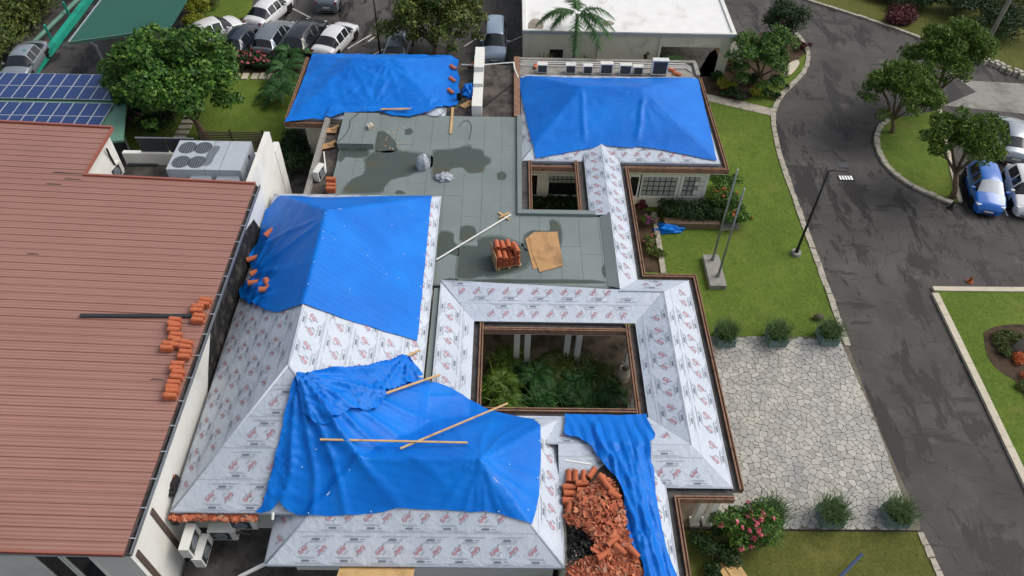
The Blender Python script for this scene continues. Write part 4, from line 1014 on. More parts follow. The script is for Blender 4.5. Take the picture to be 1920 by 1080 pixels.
# rooftop package unit
uz = DZ + 1.75; ua, ub, uc = P(341, 263, uz), P(468, 263, uz), P(299, 317, uz); ud = P(447, 319, uz)
ac = thing('rooftop_air_handler', 'large grey rooftop air conditioning unit with four top fans and side ducts', 'air conditioner', ((ua.x + ud.x) / 2, (ua.y + uc.y) / 2, DZ))
hx, hy, hz = (ub.x - uc.x) / 2 * 0.98, (ua.y - uc.y) / 2, uz - DZ
hx = ((ub.x - ua.x) + (ud.x - uc.x)) / 4
MB().bb(-hx, hx, -hy, hy, .12, hz).build('cabinet', M['ac_grey'], ac); MB().bb(-hx + .1, hx - .1, -hy + .1, hy - .1, 0, .12).build('base_frame', M['dark_conc'], ac)
for i in range(2):
    for j in range(2):
        cx, cy = -hx + .55 + i * .95 * hx / 2.2, -hy + .55 * hy / 1.1 + j * hy * .98
        f = MB(); f.lathe([(0.02, 0.01), (.40, 0.01), (.42, .03), (.44, 0.0)], 20, (cx, cy, hz)).build('fan_grille', M['fan'], ac, loc=None)
        fg = MB()
        for k in range(7): 
            o = -.33 + k * .11; l = math.sqrt(max(.01, .41 ** 2 - o * o)); fg.box((cx + o, cy, hz + .03), (.03, 2 * l, .012))
        fg.build('grille_bar', M['grille'], ac)
for xx in (hx * .02, hx * .42): MB().bb(xx, xx + .02, -hy - .004, hy + .004, .12, hz + .008).build('panel_joint', M['grey_metal'], ac)
MB().bb(hx + .001, hx + .008, -hy * .3, -hy * .28, .15, hz - .1).build('panel_joint', M['grille'], ac); MB().bb(hx + .002, hx + .02, hy * .2, hy * .35, hz * .75, hz * .88).build('control_box', M['grille'], ac)
for k, (x0, w0, w1) in enumerate(((hx * -.1, .45, .75), (hx * .62, .5, 1.0))):
    d = MB(); z1, z0 = hz * .8, .3
    d.add([(x0 - w0, -hy, z0), (x0 + w0, -hy, z0), (x0 + w0, -hy, z1), (x0 - w0, -hy, z1), (x0 - w1 - (.6 if k == 0 else 0), -hy - 1.3, z0 - .2), (x0 + w1, -hy - 1.3, z0 - .2), (x0 + w1, -hy - 1.3, z0 + .45), (x0 - w1 - (.6 if k == 0 else 0), -hy - 1.3, z0 + .45)], [(0, 1, 2, 3), (4, 7, 6, 5), (0, 4, 5, 1), (3, 2, 6, 7), (0, 3, 7, 4), (1, 5, 6, 2)]); d.build('duct', M['ac_grey'], ac)
for q, mt in (([(432, 283), (444, 275), (454, 273), (456, 280), (446, 295), (436, 309), (424, 311), (418, 305), (426, 295)], 'fan'),): pass
MB().add([tuple(P(a, b, uz + .006) - Vector(ac.location)) for a, b in smooth_line([(391, 285), (400, 275), (410, 273), (412, 279), (403, 292), (396, 306), (386, 311), (379, 306), (384, 296), (391, 285)], 3)[:-1]], [tuple(range(27))]).build('water_stain', M['fan'], ac)
# small split unit against the rear wall
def ac_unit(name, label, loc, rz_, w=.8, h=.6, d=.3, group=None, fan=True, mat='ac_white'):
    t = thing(name, label, 'air conditioner', loc, rz_, group)
    c = MB(); c.box((0, 0, h / 2 + .05), (w, d, h)); c.build('casing', M[mat], t)
    MB().bb(-w * .42, -w * .34, -d / 2, d / 2, 0, .05).build('foot', M['black'], t); MB().bb(w * .34, w * .42, -d / 2, d / 2, 0, .05).build('foot', M['black'], t)
    MB().bb(-w * .42, w * .42 if not fan else w * .3, -d / 2 - .012, -d / 2 - .002, .05 + h * .1, .05 + h * .92).build('grille', M['grille'], t)
    if fan:
        f = MB(); r = h * .36
        f.T = Matrix.Translation((-w * .06, -d / 2 - .014, .05 + h / 2)) @ Matrix.Rotation(R_(90), 4, 'X'); f.lathe([(.02, .02), (r * .9, .02), (r, .0)], 18); f.build('fan_guard', M['fan'], t)
    return t
ac_unit('split_condenser', 'small white condenser box standing beside the white wall behind the red roof', P(218, 333, DZ), R_(80), .9, .7, .45)
m = MB(); m.beam(P(244, 300, DZ + .06), P(300, 300, DZ + .06), .9, .05); tag(m.build('corrugated_sheet', M['grille']), 'dark corrugated sheet lying on the equipment deck', 'sheet')
m = MB(); m.tube([P(200, 279, 6.3), P(206, 292, 5.8), P(219, 316, DZ + .5)], .05, 8); tag(m.build('refrigerant_pipe', M['black']), 'black insulated pipe running down the white wall by the small condenser', 'pipe')
# ================================================================== WHITE ROOFED BUILDING
wb = thing('garage_block', 'low cream building with flat white roof and open car bay beside the palm', 'building')
GZ = 3.3; gA, gB = P(980, 59, GZ), P(1381, 63, GZ); gy = (gA.y + gB.y) / 2; gx0, gx1 = gA.x, gB.x; gy1 = gy + 13.5
MB().bb(gx0, gx1, gy, gy1, GZ - .25, GZ - .08).build('roof_slab', M['wroof'], wb)
for a in ((gx0, gx0 + .25, gy, gy1), (gx1 - .25, gx1, gy, gy1), (gx0 + .25, gx1 - .25, gy, gy + .2), (gx0 + .25, gx1 - .25, gy1 - .25, gy1)): MB().bb(*a, GZ - .22, GZ + .03).build('parapet', M['white'], wb)
MB().bb(gx0 - .02, gx1 + .02, gy - .03, gy - .002, GZ - .22, GZ - .02).build('fascia', M['ac_grey'], wb)
def gw(*a, mat='cream', n='wall'): MB().bb(*a).build(n, M[mat], wb)
ox = P(1237, 120, 1.2).x; wy = gy + .12
gw(gx0 + .1, ox, wy, wy + .25, 0, GZ - .25); gw(ox, gx1 - .15, wy, wy + .25, 2.25, GZ - .25); gw(gx1 - .75, gx1 - .15, wy, wy + .25, 0, 2.25, n='pier'); gw(gx0 + .1, gx0 + .35, wy + .25, gy1 - .1, 0, GZ - .25)
gw(ox - .3, ox, wy + .25, gy1 - .1, 0, GZ - .25); gw(gx1 - .45, gx1 - .15, wy + 6, gy1 - .1, 0, GZ - .25); gw(gx0, gx1, gy1 - .35, gy1 - .1, 0, GZ - .25); structure(sheet('bay_floor', [(ox, wy), (gx1, wy), (gx1, gy1), (ox, gy1)], 0.03, M['dark_conc']))
for px in (993, 1122, 1236, 1352):
    q = PX(px, 90, wy - .06); MB().tube([(q.x, wy - .06, 0), (q.x, wy - .06, GZ - .35)], .06, 8).build('downpipe', M['white'], wb)
q = PX(1043, 98, wy); wd = empty('window', parent=wb); MB().bb(q.x - .45, q.x + .45, wy - .03, wy - .004, 1.2, 1.9).build('pane', M['glass'], wd); MB().bb(q.x - .55, q.x + .55, wy - .12, wy - .004, 1.08, 1.19).build('sill', M['white'], wd)
for lst in ([(990, 44), (1000, 35), (1015, 38), (1019, 50), (1012, 56), (992, 55)], [(1128, 42), (1140, 38), (1152, 43), (1146, 48), (1134, 48)]):
    sheet('roof_stain', [P2(a, b, GZ - .07) for a, b in smooth_line(lst + lst[:1], 4)[:-1]], GZ - .074, M['wroof_dirt'], wb)
# ================================================================== CARPORTS, TEAL WALL
sp = thing('solar_carport', 'pale green metal carport roof carrying rows of blue solar panels', 'carport')
SZ = 3.0
MB().prism([P2(-30, 230, SZ - .1), P2(27, 141, SZ - .1), P2(190, 139, SZ - .1), P2(238, 186, SZ - .1), P2(230, 262, SZ - .1), P2(-60, 300, SZ - .1)], SZ - .25, SZ - .12).build('roof', M['green_pale'], sp)
yl = [P(100, v, SZ).y for v in (138.5, 162, 186, 192.5, 217.5, 243, 250, 275)]
xa = P(57, 138.5, SZ).x; pw = P(81, 138.5, SZ).x - xa
pm = None
for r, (i0, i1) in enumerate(((0, 1), (1, 2), (3, 4), (4, 5), (6, 7))):
    ya, yb = yl[i1], yl[i0]; hh = yb - ya
    fr = MB().box((0, 0, 0), (pw - .02, hh - .02, .045)).mesh('solar_panel', M['alu']); ce = MB().box((0, 0, 0), (pw - .09, hh - .09, .01)).mesh('cell_field', M['solar'])
    for c in range(-3, 8):
        x = xa + (c + .5) * pw
        o = link('solar_panel', fr, sp, (x, (ya + yb) / 2, SZ)); link('cell_field', ce, o, (0, 0, .024))
for a in ((40, 200), (200, 150), (220, 230)):
    b = P(*a, SZ - .25); MB().tube([(b.x, b.y, 0), (b.x, b.y, SZ - .25)], .07, 8).build('post', M['grey_metal'], sp)
gc = thing('shade_canopy', 'dark green sloping metal canopy on a bent grey post', 'canopy')
z0, z1 = 3.3, 4.4
ga, gb = P(131, 80, z0), P(321, 53, z1); L = 16
cv = [(ga.x, ga.y, z0), (gb.x, gb.y, z1), (gb.x, gb.y + L, z1), (ga.x, ga.y + L, z0)]; m = MB(); n = 22
for i in range(n):
    t0, t1 = i / n, (i + 1) / n; a = Vector(cv[0]).lerp(Vector(cv[1]), t0); b = Vector(cv[0]).lerp(Vector(cv[1]), t1 - .004); c = Vector(cv[3]).lerp(Vector(cv[2]), t1 - .004); d = Vector(cv[3]).lerp(Vector(cv[2]), t0); up = Vector((0, 0, .05))
    mm = MB(); mm.add([a, b, c, d, a + up, b + up * .5, c + up * .5, d + up], [(0, 3, 2, 1), (4, 5, 6, 7), (0, 1, 5, 4), (1, 2, 6, 5), (2, 3, 7, 6), (3, 0, 4, 7)]); mm.build('roof_sheet', M['green_roof'], gc)
m = MB(); m.beam(Vector(cv[0]) + Vector((0, -.05, 0)), Vector(cv[1]) + Vector((0, -.05, 0)), .08, .18); m.build('edge_gutter', M['green_pale'], gc); m = MB(); m.beam(Vector(cv[0]) + Vector((-.05, 0, 0)), Vector(cv[3]) + Vector((-.05, 0, 0)), .08, .16); m.build('edge_gutter', M['alu'], gc)
pb = P(180, 138, 0.0); tp = P(156, 83, 2.95); m = MB(); m.tube([(tp.x + .5, tp.y + .5, 0), (tp.x + .5, tp.y + .5, 2.5), (tp.x + .1, tp.y + .4, 3.1), (tp.x - .4, tp.y + .4, 3.2)], .09, 8); m.build('post', M['alu'], gc)
tq = P(300, 65, 4); m = MB(); m.tube([(tq.x, tq.y + .6, 0), (tq.x, tq.y + .6, 4.1)], .07, 8); m.build('post', M['grey_metal'], gc)
TW = thing('boundary_wall', 'bright teal boundary wall with slanting fence arms by the wooded slope', 'wall')
ta, tb = P(168, -12, .45), P(22, 178, .45); m = MB(); m.beam(ta + Vector((0, 0, -.22)), tb + Vector((0, 0, -.22)), .42, .44); m.build('wall_body', M['teal'], TW)
for (a, b), (c, d) in (((130, 29), (118, 4)), ((96, 73), (83, 47)), ((60, 119), (45, 94)), ((15, 163), (3, 144))):
    q = P(a, b, .45); r = PX(c, d, q.y - .1); m = MB(); m.beam(q, (r.x, q.y - .1, max(r.z, 1.3)), .14, .14); m.build('fence_arm', M['teal'], TW)
m = MB(); ga2, gb2 = P(150, -5, .6), P(-10, 150, .6); m.tube([ga2, gb2], .14, 8); tag(m.build('guard_rail', M['green_pale']), 'pale weathered pipe rail running outside the teal wall', 'rail')
# ================================================================== VEGETATION
def unit(v): return v / (np.linalg.norm(v, axis=1, keepdims=True) + 1e-9)
def leaf_arrays(pos, nrm, size, asp=0.45, droop=0.25):
    n = len(pos); up = unit(nrm + RNG.normal(0, 0.55, (n, 3)))
    d = unit(np.cross(up, RNG.normal(0, 1, (n, 3)))); d[:, 2] -= droop; d = unit(d); s = unit(np.cross(up, d)); up = np.cross(d, s)
    L = (size * RNG.uniform(0.5, 1.4, n))[:, None]
    V = np.stack([pos - d * L * .5, pos + s * L * asp * .5 + up * L * .06, pos + d * L * .5 - up * L * .08, pos - s * L * asp * .5 + up * L * .06], 1).reshape(-1, 3)
    F = np.arange(4 * n).reshape(-1, 4); return V, F
def clump_points(c, r, n, flat=0.8, shell=0.35):
    d = unit(RNG.normal(0, 1, (n, 3))); d[:, 2] = np.where(d[:, 2] < -0.3, -d[:, 2] * .5, d[:, 2]); rr = r * (shell + (1 - shell) * RNG.uniform(0, 1, n) ** 0.5)[:, None]
    return np.array(c) + d * rr * [1, 1, flat], d + [0, 0, .6]
def foliage(name, clumps, leaf, mat, parent, asp=0.45, droop=0.25, flat=0.8):
    Vs, Fs, o = [], [], 0
    for c, r, n in clumps:
        p, nr = clump_points(c, r, n, flat); V, F = leaf_arrays(p, nr, leaf, asp, droop); Vs.append(V); Fs.append(F + o); o += len(V)
    return link(name, np_mesh(name, np.vstack(Vs), np.vstack(Fs), mat), parent)
def crown_clumps(c, rx, ry, rz, n, rc, per):
    out = []
    for i in range(n):
        d = RNG.normal(0, 1, 3); d /= np.linalg.norm(d)
        if d[2] < -0.45: d[2] = -d[2] * .4
        k = RNG.uniform(0.3, 1.1) ** 0.6
        r = rc * RNG.uniform(.5, 1.3); out.append(((c[0] + d[0] * rx * k, c[1] + d[1] * ry * k, c[2] + d[2] * rz * k), r, int(per * (r / rc) ** 2)))
    return out
def tree(label, base, c, rx, ry, rz, n, rc, per, leaf, mat, tr=0.18, asp=0.45, group=None, limbs=7, name='tree', droop=.25):
    t = thing(name, label, 'tree', (*base[:2], 0), 0, group); cl = crown_clumps((c[0] - base[0], c[1] - base[1], c[2]), rx, ry, rz, n, rc, per)
    foliage('crown', cl, leaf, mat, t, asp, droop)
    m = MB(); cx, cy, cz = c[0] - base[0], c[1] - base[1], c[2]; fork = Vector((cx * .55, cy * .55, max(0.8, (cz - rz) * .75 + .3)))
    m.tube([(0, 0, -.1), (cx * .12, cy * .1, fork.z * .4), tuple(fork)], [tr * 1.2, tr, tr * .8], 9)
    for i in range(limbs):
        e = Vector(cl[(i * len(cl)) // limbs][0]); mid = fork.lerp(e, .5) + Vector((0, 0, .2)); m.tube([fork - Vector((0, 0, .1)), mid, e], [tr * .6, tr * .35, tr * .12], 6)
    m.build('trunk', M['bark'], t, True); return t
def shrub(label, px, py, r, h, mat, leaf=0.14, n=14, per=150, cat='shrub', name='shrub', group=None, asp=.45, flowers=None, nf=0, fsz=.1, loc=None):
    b = loc or P(px, py, 0.05); t = thing(name, label, cat, (b.x, b.y, 0.03), 0, group)
    cl = [((RNG.normal(0, r * .45), RNG.normal(0, r * .45), h * RNG.uniform(.35, .75)), r * RNG.uniform(.35, .6), per) for _ in range(n)]
    foliage('foliage', cl, leaf, mat, t, asp)
    m = MB()
    for i in range(5): m.tube([(0, 0, -.02), tuple(Vector(cl[i % n][0]))], [.03, .01], 5)
    m.build('stem', M['bark'], t)
    if nf:
        for i in range(nf):
            c, rr, _ = cl[i % n]; d = RNG.normal(0, 1, 3); d[2] = abs(d[2]) + .3; d[1] -= .5; d /= np.linalg.norm(d)
            foliage('flower', [((c[0] + d[0] * rr, c[1] + d[1] * rr, c[2] + d[2] * rr * .85), fsz, 9)], fsz * 1.1, flowers, t, .8)
    return t
def grass_tuft(n, h, spread, mat, name, parent, wid=.022):
    Vs = []; Fs = []; o = 0
    for i in range(n):
        a = random.uniform(0, 6.283); lean = random.uniform(.1, 1.0) ** .8; hh = h * random.uniform(.6, 1.1); bx, by = random.gauss(0, spread * .35), random.gauss(0, spread * .35)
        dx, dy = math.cos(a), math.sin(a); nx, ny = -dy * wid, dx * wid
        pts_ = [(0, 0), (lean * .35, .62), (lean * .8, .85), (lean * 1.15, .75)]
        for k, (q, z) in enumerate(pts_):
            w = 1 - k / 3.2; Vs += [(bx + dx * q * hh + nx * w, by + dy * q * hh + ny * w, z * hh), (bx + dx * q * hh - nx * w, by + dy * q * hh - ny * w, z * hh)]
        Fs += [(o + 2 * k, o + 2 * k + 1, o + 2 * k + 3, o + 2 * k + 2) for k in range(3)]; o += 8
    return link(name, np_mesh(name, np.array(Vs), np.array(Fs), mat), parent)
def palm(label, base, top, n, L, name='palm_tree', tr=.13, mat=None, group=None, droop=.55, cat='palm'):
    t = thing(name, label, cat, (base[0], base[1], base[2]), 0, group); T = Vector(top) - Vector(base)
    m = MB(); k = 8; m.tube([tuple(T * (i / k)) for i in range(k + 1)], [tr * (1.25 - .45 * i / k + (.05 if i % 2 else 0)) for i in range(k + 1)], 10); m.build('trunk', M['palm_bark'], t, True)
    for i in range(n):
        a = 6.283 * i / n + random.uniform(-.25, .25); el = random.uniform(.15, 1.0); Vs = []; Fs = []; o = 0; LL = L * random.uniform(.85, 1.1)
        dirv = Vector((math.cos(a), math.sin(a), 0)); side = Vector((-math.sin(a), math.cos(a), 0)); pts_ = []
        for s in np.linspace(0, 1, 26):
            pts_.append(T + dirv * (LL * (s * math.cos(el * .7))) + Vector((0, 0, LL * (math.sin(el) * s - droop * (1 + el * .5) * s * s))))
        for j in range(2, 26):
            p = pts_[j]; fw = (pts_[j] - pts_[j - 1]).normalized(); ll = LL * .24 * math.sin(math.pi * (0.12 + .85 * j / 26)) ** .7
            for sg in (-1, 1):
                for e in range(2):
                    tip = p + side * sg * ll * .85 + fw * ll * .5 + Vector((0, 0, -ll * random.uniform(.15, .7))); w = fw * .045
                    Vs += [p + w, p - w, tip]; Fs.append((o, o + 1, o + 2)); o += 3; p = p + fw * LL * .018
        fr = link('frond', np_mesh('frond', np.array([tuple(v) for v in Vs]), np.array(Fs), mat or M['leaf_palm']), t)
    return t
# garden tree in front of the parked cars
bT = P(390, 262)
tree('large round green tree between the solar panels and the parked cars', bT, PX(328, 148, bT.y + 1.2), 4.0, 3.4, 2.6, 165, .8, 200, .30, M['leaf'], .2, .5)
bT = P(815, 108); tree('olive green tree overhanging the parking row behind the blue tarp', bT, PX(815, 35, bT.y + .2), 3.3, 2.6, 2.6, 80, .85, 210, .24, M['leaf_olive'], .16, .6)
bT = P(1432, 160); tree('dark bushy tree in the bed beside the cream building', bT, PX(1426, 112, bT.y), 2.0, 1.8, 2.2, 66, .62, 210, .17, M['leaf'], .12, .5)
bT = P(1475, 90); tree('narrow tree at the road bend behind the dark bushy one', bT, PX(1470, 46, bT.y), 1.5, 1.4, 2.0, 44, .6, 200, .16, M['leaf_dark'], .1, .5)
gI = 'trees on the traffic island'
bT = P(1672, 250); tree('leftmost tree on the traffic island with drooping light green leaves', bT, PX(1690, 172, bT.y + .2), 2.2, 2.0, 2.0, 66, .68, 220, .26, M['leaf_light'], .13, .32, gI, droop=.6)
bT = P(1760, 205); tree('tallest tree on the traffic island, nearest the concrete lane', bT, PX(1772, 112, bT.y + .2), 2.25, 2.0, 2.2, 66, .68, 220, .26, M['leaf_light'], .13, .32, gI, droop=.6)
bT = P(1785, 372); tree('island tree leaning over the bright blue car', bT, PX(1806, 268, bT.y + .6), 2.1, 1.8, 1.65, 60, .64, 220, .26, M['leaf_light'], .16, .32, gI, droop=.6)
# palm by the cream building
bP = Vector((PX(1076, 116, 44.3).x, 44.3, 0)); tp = PX(1083, 26, 44.3); palm('tall feather palm rising in front of the white roofed building', bP, tp, 10, 2.7, droop=.62)
for i, (px, py, lab) in enumerate([(1013, 112, 'spiky shrub at the left end of the cream wall'), (1103, 114, 'spiky shrub right of the palm trunk at the cream wall'), (1268, 118, 'small fan palm in front of the open car bay')]):
    q = PX(px, py, 44.6); t = thing('spiky_shrub', lab, 'shrub', (q.x, 44.6, .03), 0, 'shrubs along the cream wall')
    for k in range(6):
        g = grass_tuft(60, .75, .3, M['leaf_olive'] if i < 2 else M['leaf_palm'], 'leaf_rosette', t, .035); g.location = (random.uniform(-.5, .5), random.uniform(-.3, .2), random.uniform(.7, 1.5))
    m = MB(); m.tube([(0, 0, 0), (0, 0, 1.5)], .05, 6); m.build('stem', M['bark'], t)
shrub('dark red leaved shrub with a tall stalk below the middle downpipe', 1215, 116, .55, 1.7, M['leaf_red'], .2, 10, 70, loc=Vector((PX(1215, 112, 44.8).x, 44.8, 0)))
shrub('thin stalked plant against the cream wall', 1209, 112, .3, 3.0, M['leaf_olive'], .2, 7, 45, cat='plant', name='plant', loc=Vector((PX(1209, 112, 45.0).x, 45.0, 0)))
# bed shrubs
for i, (px, py, r, mt, lab) in enumerate([(1352, 162, .5, 'leaf_yellow', 'yellow variegated shrub nearest the roof gutter'), (1371, 172, .55, 'leaf_yellow', 'yellow variegated shrub second from the roof gutter'), (1419, 178, .5, 'leaf_yellow', 'yellow variegated shrub nearest the road kerb'), (1385, 185, .55, 'leaf_dark', 'low dark shrub at the path edge'), (1405, 155, .6, 'leaf_dark', 'dark green shrub under the bushy tree'), (1340, 148, .5, 'leaf_palm', 'green palm like shrub beside the roof corner'), (1440, 185, .55, 'leaf_dark', 'dark groundcover shrub by the curving kerb'), (1376, 130, .5, 'leaf_red', 'red leaved shrub next to the white gravel patch'), (1503, 92, .5, 'leaf_red', 'red flecked shrub at the tip of the road bend'), (1362, 180, .5, 'leaf_dark', 'dark shrub between the yellow shrubs and the path'), (1455, 160, .6, 'leaf_dark', 'round dark shrub beside the trunk of the bushy tree')]):
    shrub(lab, px, py, r, .7, M[mt], .2 if 'yellow' in mt else .14, 9, 100)
# hedge and bushes by the pavilion
hg = thing('hedge', 'clipped dark green hedge under the pavilion windows', 'hedge', P(1285, 425, .05))
a, b = P(1240, 412), P(1345, 425); cl = []
for i in range(60):
    t_ = random.random(); cl.append(((a.x + (b.x - a.x) * t_ - hg.location.x, a.y + random.uniform(-.35, .55) - hg.location.y, random.uniform(.3, .85)), random.uniform(.35, .5), 170))
foliage('foliage', cl, .13, M['leaf_dark'], hg); m = MB(); m.beam((a.x - hg.location.x, 0, .25), (b.x - hg.location.x, 0, .25), .5, .4); m.build('stem', M['bark'], hg)
shrub('tall flowering bush at the end of the hedge behind the flagpoles', 1352, 400, 1.0, 1.9, M['leaf'], .15, 24, 230, cat='bush', flowers=M['petal_orange'], nf=22, fsz=.1)
shrub('rounded green bush at the pavilion corner', 1345, 360, .9, 1.8, M['leaf'], .15, 20, 220, cat='bush')
shrub('green bush at the foot of the second flagpole', 1378, 418, .7, 1.2, M['leaf'], .15, 14, 200, cat='bush', flowers=M['petal_orange'], nf=6)
shrub('magenta flowering shrub in the narrow bed beside the link roof', 1215, 425, .5, 1.0, M['leaf_olive'], .13, 9, 120, flowers=M['petal_magenta'], nf=14, fsz=.09)
shrub('reddish shrub in the narrow bed', 1216, 462, .5, .7, M['leaf_olive'], .13, 9, 120, flowers=M['petal_pink'], nf=7, fsz=.08)
shrub('low dark red shrub against the pavilion wall', 1200, 396, .35, .8, M['leaf_red'], .16, 7, 90)
shrub('brownish shrub at the lower end of the narrow bed', 1225, 480, .5, .6, M['leaf_olive'], .12, 9, 120)
structure(sheet('planting_bed', pts([(1190, 398), (1222, 398), (1228, 455), (1240, 512), (1200, 512)]), .085, M['soil']))
m = MB(); ka, kb = P(1226, 400, .1), P(1244, 514, .1); m.beam(ka, kb, .28, .2); tag(m.build('bed_edging', M['kerb']), 'stone edging of the narrow bed beside the lawn', 'edging')
shrub('large pink flowering bush beside the lower right roof corner', 1390, 1003, 1.05, 1.7, M['leaf'], .14, 30, 260, cat='bush', flowers=M['petal_pink'], nf=40, fsz=.11)
shrub('dark leafy shrub under the lower right roof gutter', 1325, 1040, .7, .9, M['leaf_dark'], .14, 14, 180)
shrub('second dark shrub at the foot of the lower wing wall', 1345, 1090, .6, .8, M['leaf_dark'], .14, 12, 180)
# courtyard planting
for i, (px, py, h, lab) in enumerate([(935, 735, 1.5, 'bright fern at the left of the large courtyard'), (955, 690, 1.3, 'pale green palm fern at the far left of the large courtyard'), (1000, 720, 1.6, 'tall fern clump left of centre in the courtyard'), (1045, 705, 1.5, 'feathery palm at the foot of the twin columns'), (1075, 740, 1.5, 'feathery plant in the middle of the courtyard'), (1115, 715, 1.4, 'feathery plant right of centre in the courtyard'), (1140, 750, 1.2, 'dark fern near the big jar'), (1015, 760, 1.2, 'dark fern at the near edge of the courtyard'), (950, 765, 1.2, 'pale fern in the near left courtyard corner'), (1095, 770, 1.0, 'low fern at the near edge below the feathery plants')]):
    mt = M['leaf_light'] if i in (0, 1, 8) else M['leaf_olive'] if i in (3, 5) else M['leaf_palm']
    b = P(px, py, .09)
    t = palm(lab, b, b + Vector((random.uniform(-.1, .1), random.uniform(-.1, .1), h * .55)), 13, h * .85, 'fern', .05, mt, 'ferns in the large courtyard', .7, 'plant')
    for k in range(3):
        g = grass_tuft(45, h * random.uniform(.5, .8), .5, mt, 'frond_cluster', t, .03); g.location = (random.uniform(-.55, .55), random.uniform(-.4, .4), random.uniform(0, h * .3))
shrub('courtyard shrub with dark leaves in the small courtyard', 1040, 388, .8, 1.1, M['leaf_dark'], .24, 14, 90); shrub('low broad leaved shrub at the left of the small courtyard', 1005, 388, .5, .8, M['leaf_dark'], .24, 9, 80); shrub('tuft of broad leaves at the right of the small courtyard', 1072, 386, .5, .9, M['leaf_palm'], .24, 9, 80)
jr = P(1166, 715, .09); m = MB(); m.lathe([(.16, 0), (.26, .2), (.31, .55), (.27, .9), (.2, 1.02), (.24, 1.08), (.2, 1.08), (.15, 1.0), (.2, .5)], 20); t = thing('stone_jar', 'pale tall stone jar standing in the courtyard', 'jar', jr); m.build('body', M['kerb_new'], t, True)
# top-right shrubbery
for i, (px, py, r, h, mt, lab) in enumerate([(1730, 12, 1.5, 1.8, 'leaf_dark', 'dark clipped shrub mass at the top of the outer lawn'), (1790, 25, 1.7, 1.9, 'leaf_dark', 'wide dark shrub left of the slanting pole'), (1870, 62, 2.0, 1.6, 'leaf_dark', 'broad low dark shrub right of the slanting pole'), (1660, 2, 1.3, 1.2, 'leaf_dark', 'small dark shrub on the outer lawn crest'), (1690, 38, 1.1, .6, 'leaf_red', 'low red tinged shrub bed on the outer lawn'), (1900, 10, 1.8, 2.2, 'leaf_olive', 'olive shrub in the far top right corner'), (1840, -5, 1.6, 2.2, 'leaf', 'leafy shrub behind the slanting pole')]):
    shrub(lab, px, py, r, h, M[mt], .2, 22, 230)
pl = thing('utility_pole', 'grey slanting utility pole on the outer lawn', 'pole', P(1838, 103, .05)); m = MB(); q = P(1838, 103, .05); tpz = PX(1893, 0, q.y); m.tube([(0, 0, -.1), (tpz.x - q.x, 0, tpz.z - q.z), ((tpz.x - q.x) * 1.6, 0, (tpz.z - q.z) * 1.6)], [.17, .14, .12], 10); m.build('shaft', M['concrete'], pl, True)
# garden bed with a palm trunk on the right
structure(sheet('planting_bed', smooth_line(pts([(1842, 625), (1870, 613), (1925, 612), (1990, 640), (2000, 860), (1935, 780), (1905, 720), (1875, 700), (1850, 670), (1842, 625)]), 4)[:-1], .085, M['soil']))
for i, (px, py, mt) in enumerate([(1868, 640, 'leaf_olive'), (1890, 632, 'leaf_olive'), (1915, 645, 'leaf_olive'), (1880, 660, 'leaf_olive'), (1908, 680, 'petal_orange'), (1930, 700, 'petal_orange'), (1922, 725, 'leaf_olive'), (1945, 760, 'leaf_olive')]):
    shrub(['low green bedding plant at the tip of the round bed', 'low green bedding plant at the top rim of the round bed', 'low green bedding plant behind the leaning trunk', 'green bedding plant left of the leaning trunk', 'orange bedding plant below the leaning trunk', 'orange bedding plant at the frame edge', 'green bedding plant on the lower rim of the bed', 'green bedding plant furthest down the bed'][i], px, py, .42, .4, M[mt], .1, 8, 110, cat='plant', name='bedding_plant', group='bedding plants in the round bed')
q = P(1900, 660, .09); t = thing('leaning_trunk', 'grey leaning tree trunk in the round bed at the right edge', 'tree', q); m = MB(); m.tube([(0, 0, -.1), (.5, .25, .6), (1.6, .7, 2.0), (2.6, 1.0, 4.0)], [.27, .22, .18, .15], 12); m.build('trunk', M['palm_bark'], t, True)
# planters with grass
PLN = [(1357, 638, 'teal planter with grass tucked against the roof gutter'), (1453, 638, 'middle teal planter of grass on the far plaza edge'), (1549, 636, 'teal planter of grass at the road end of the far plaza edge'), (1440, 972, 'teal planter of grass beside the pink bush'), (1553, 972, 'middle teal planter of grass on the near plaza edge'), (1675, 972, 'teal planter of grass at the road end of the near plaza edge')]
for px, py, lab in PLN:
    c = P(px, py, .1); t = thing('planter', lab, 'planter', c, 0, 'grass planters round the plaza'); s = .44
    for a in ((-s, s, -s, -s + .06), (-s, s, s - .06, s), (-s, -s + .06, -s + .06, s - .06), (s - .06, s, -s + .06, s - .06)): MB().bb(*a, 0, .52).build('side_panel', M['planter'], t)
    MB().bb(-s + .06, s - .06, -s + .06, s - .06, .3, .44).build('soil', M['soil'], t); g = grass_tuft(900, .68, .62, M['leaf_grass'], 'grass', t, .012); g.location.z = .42
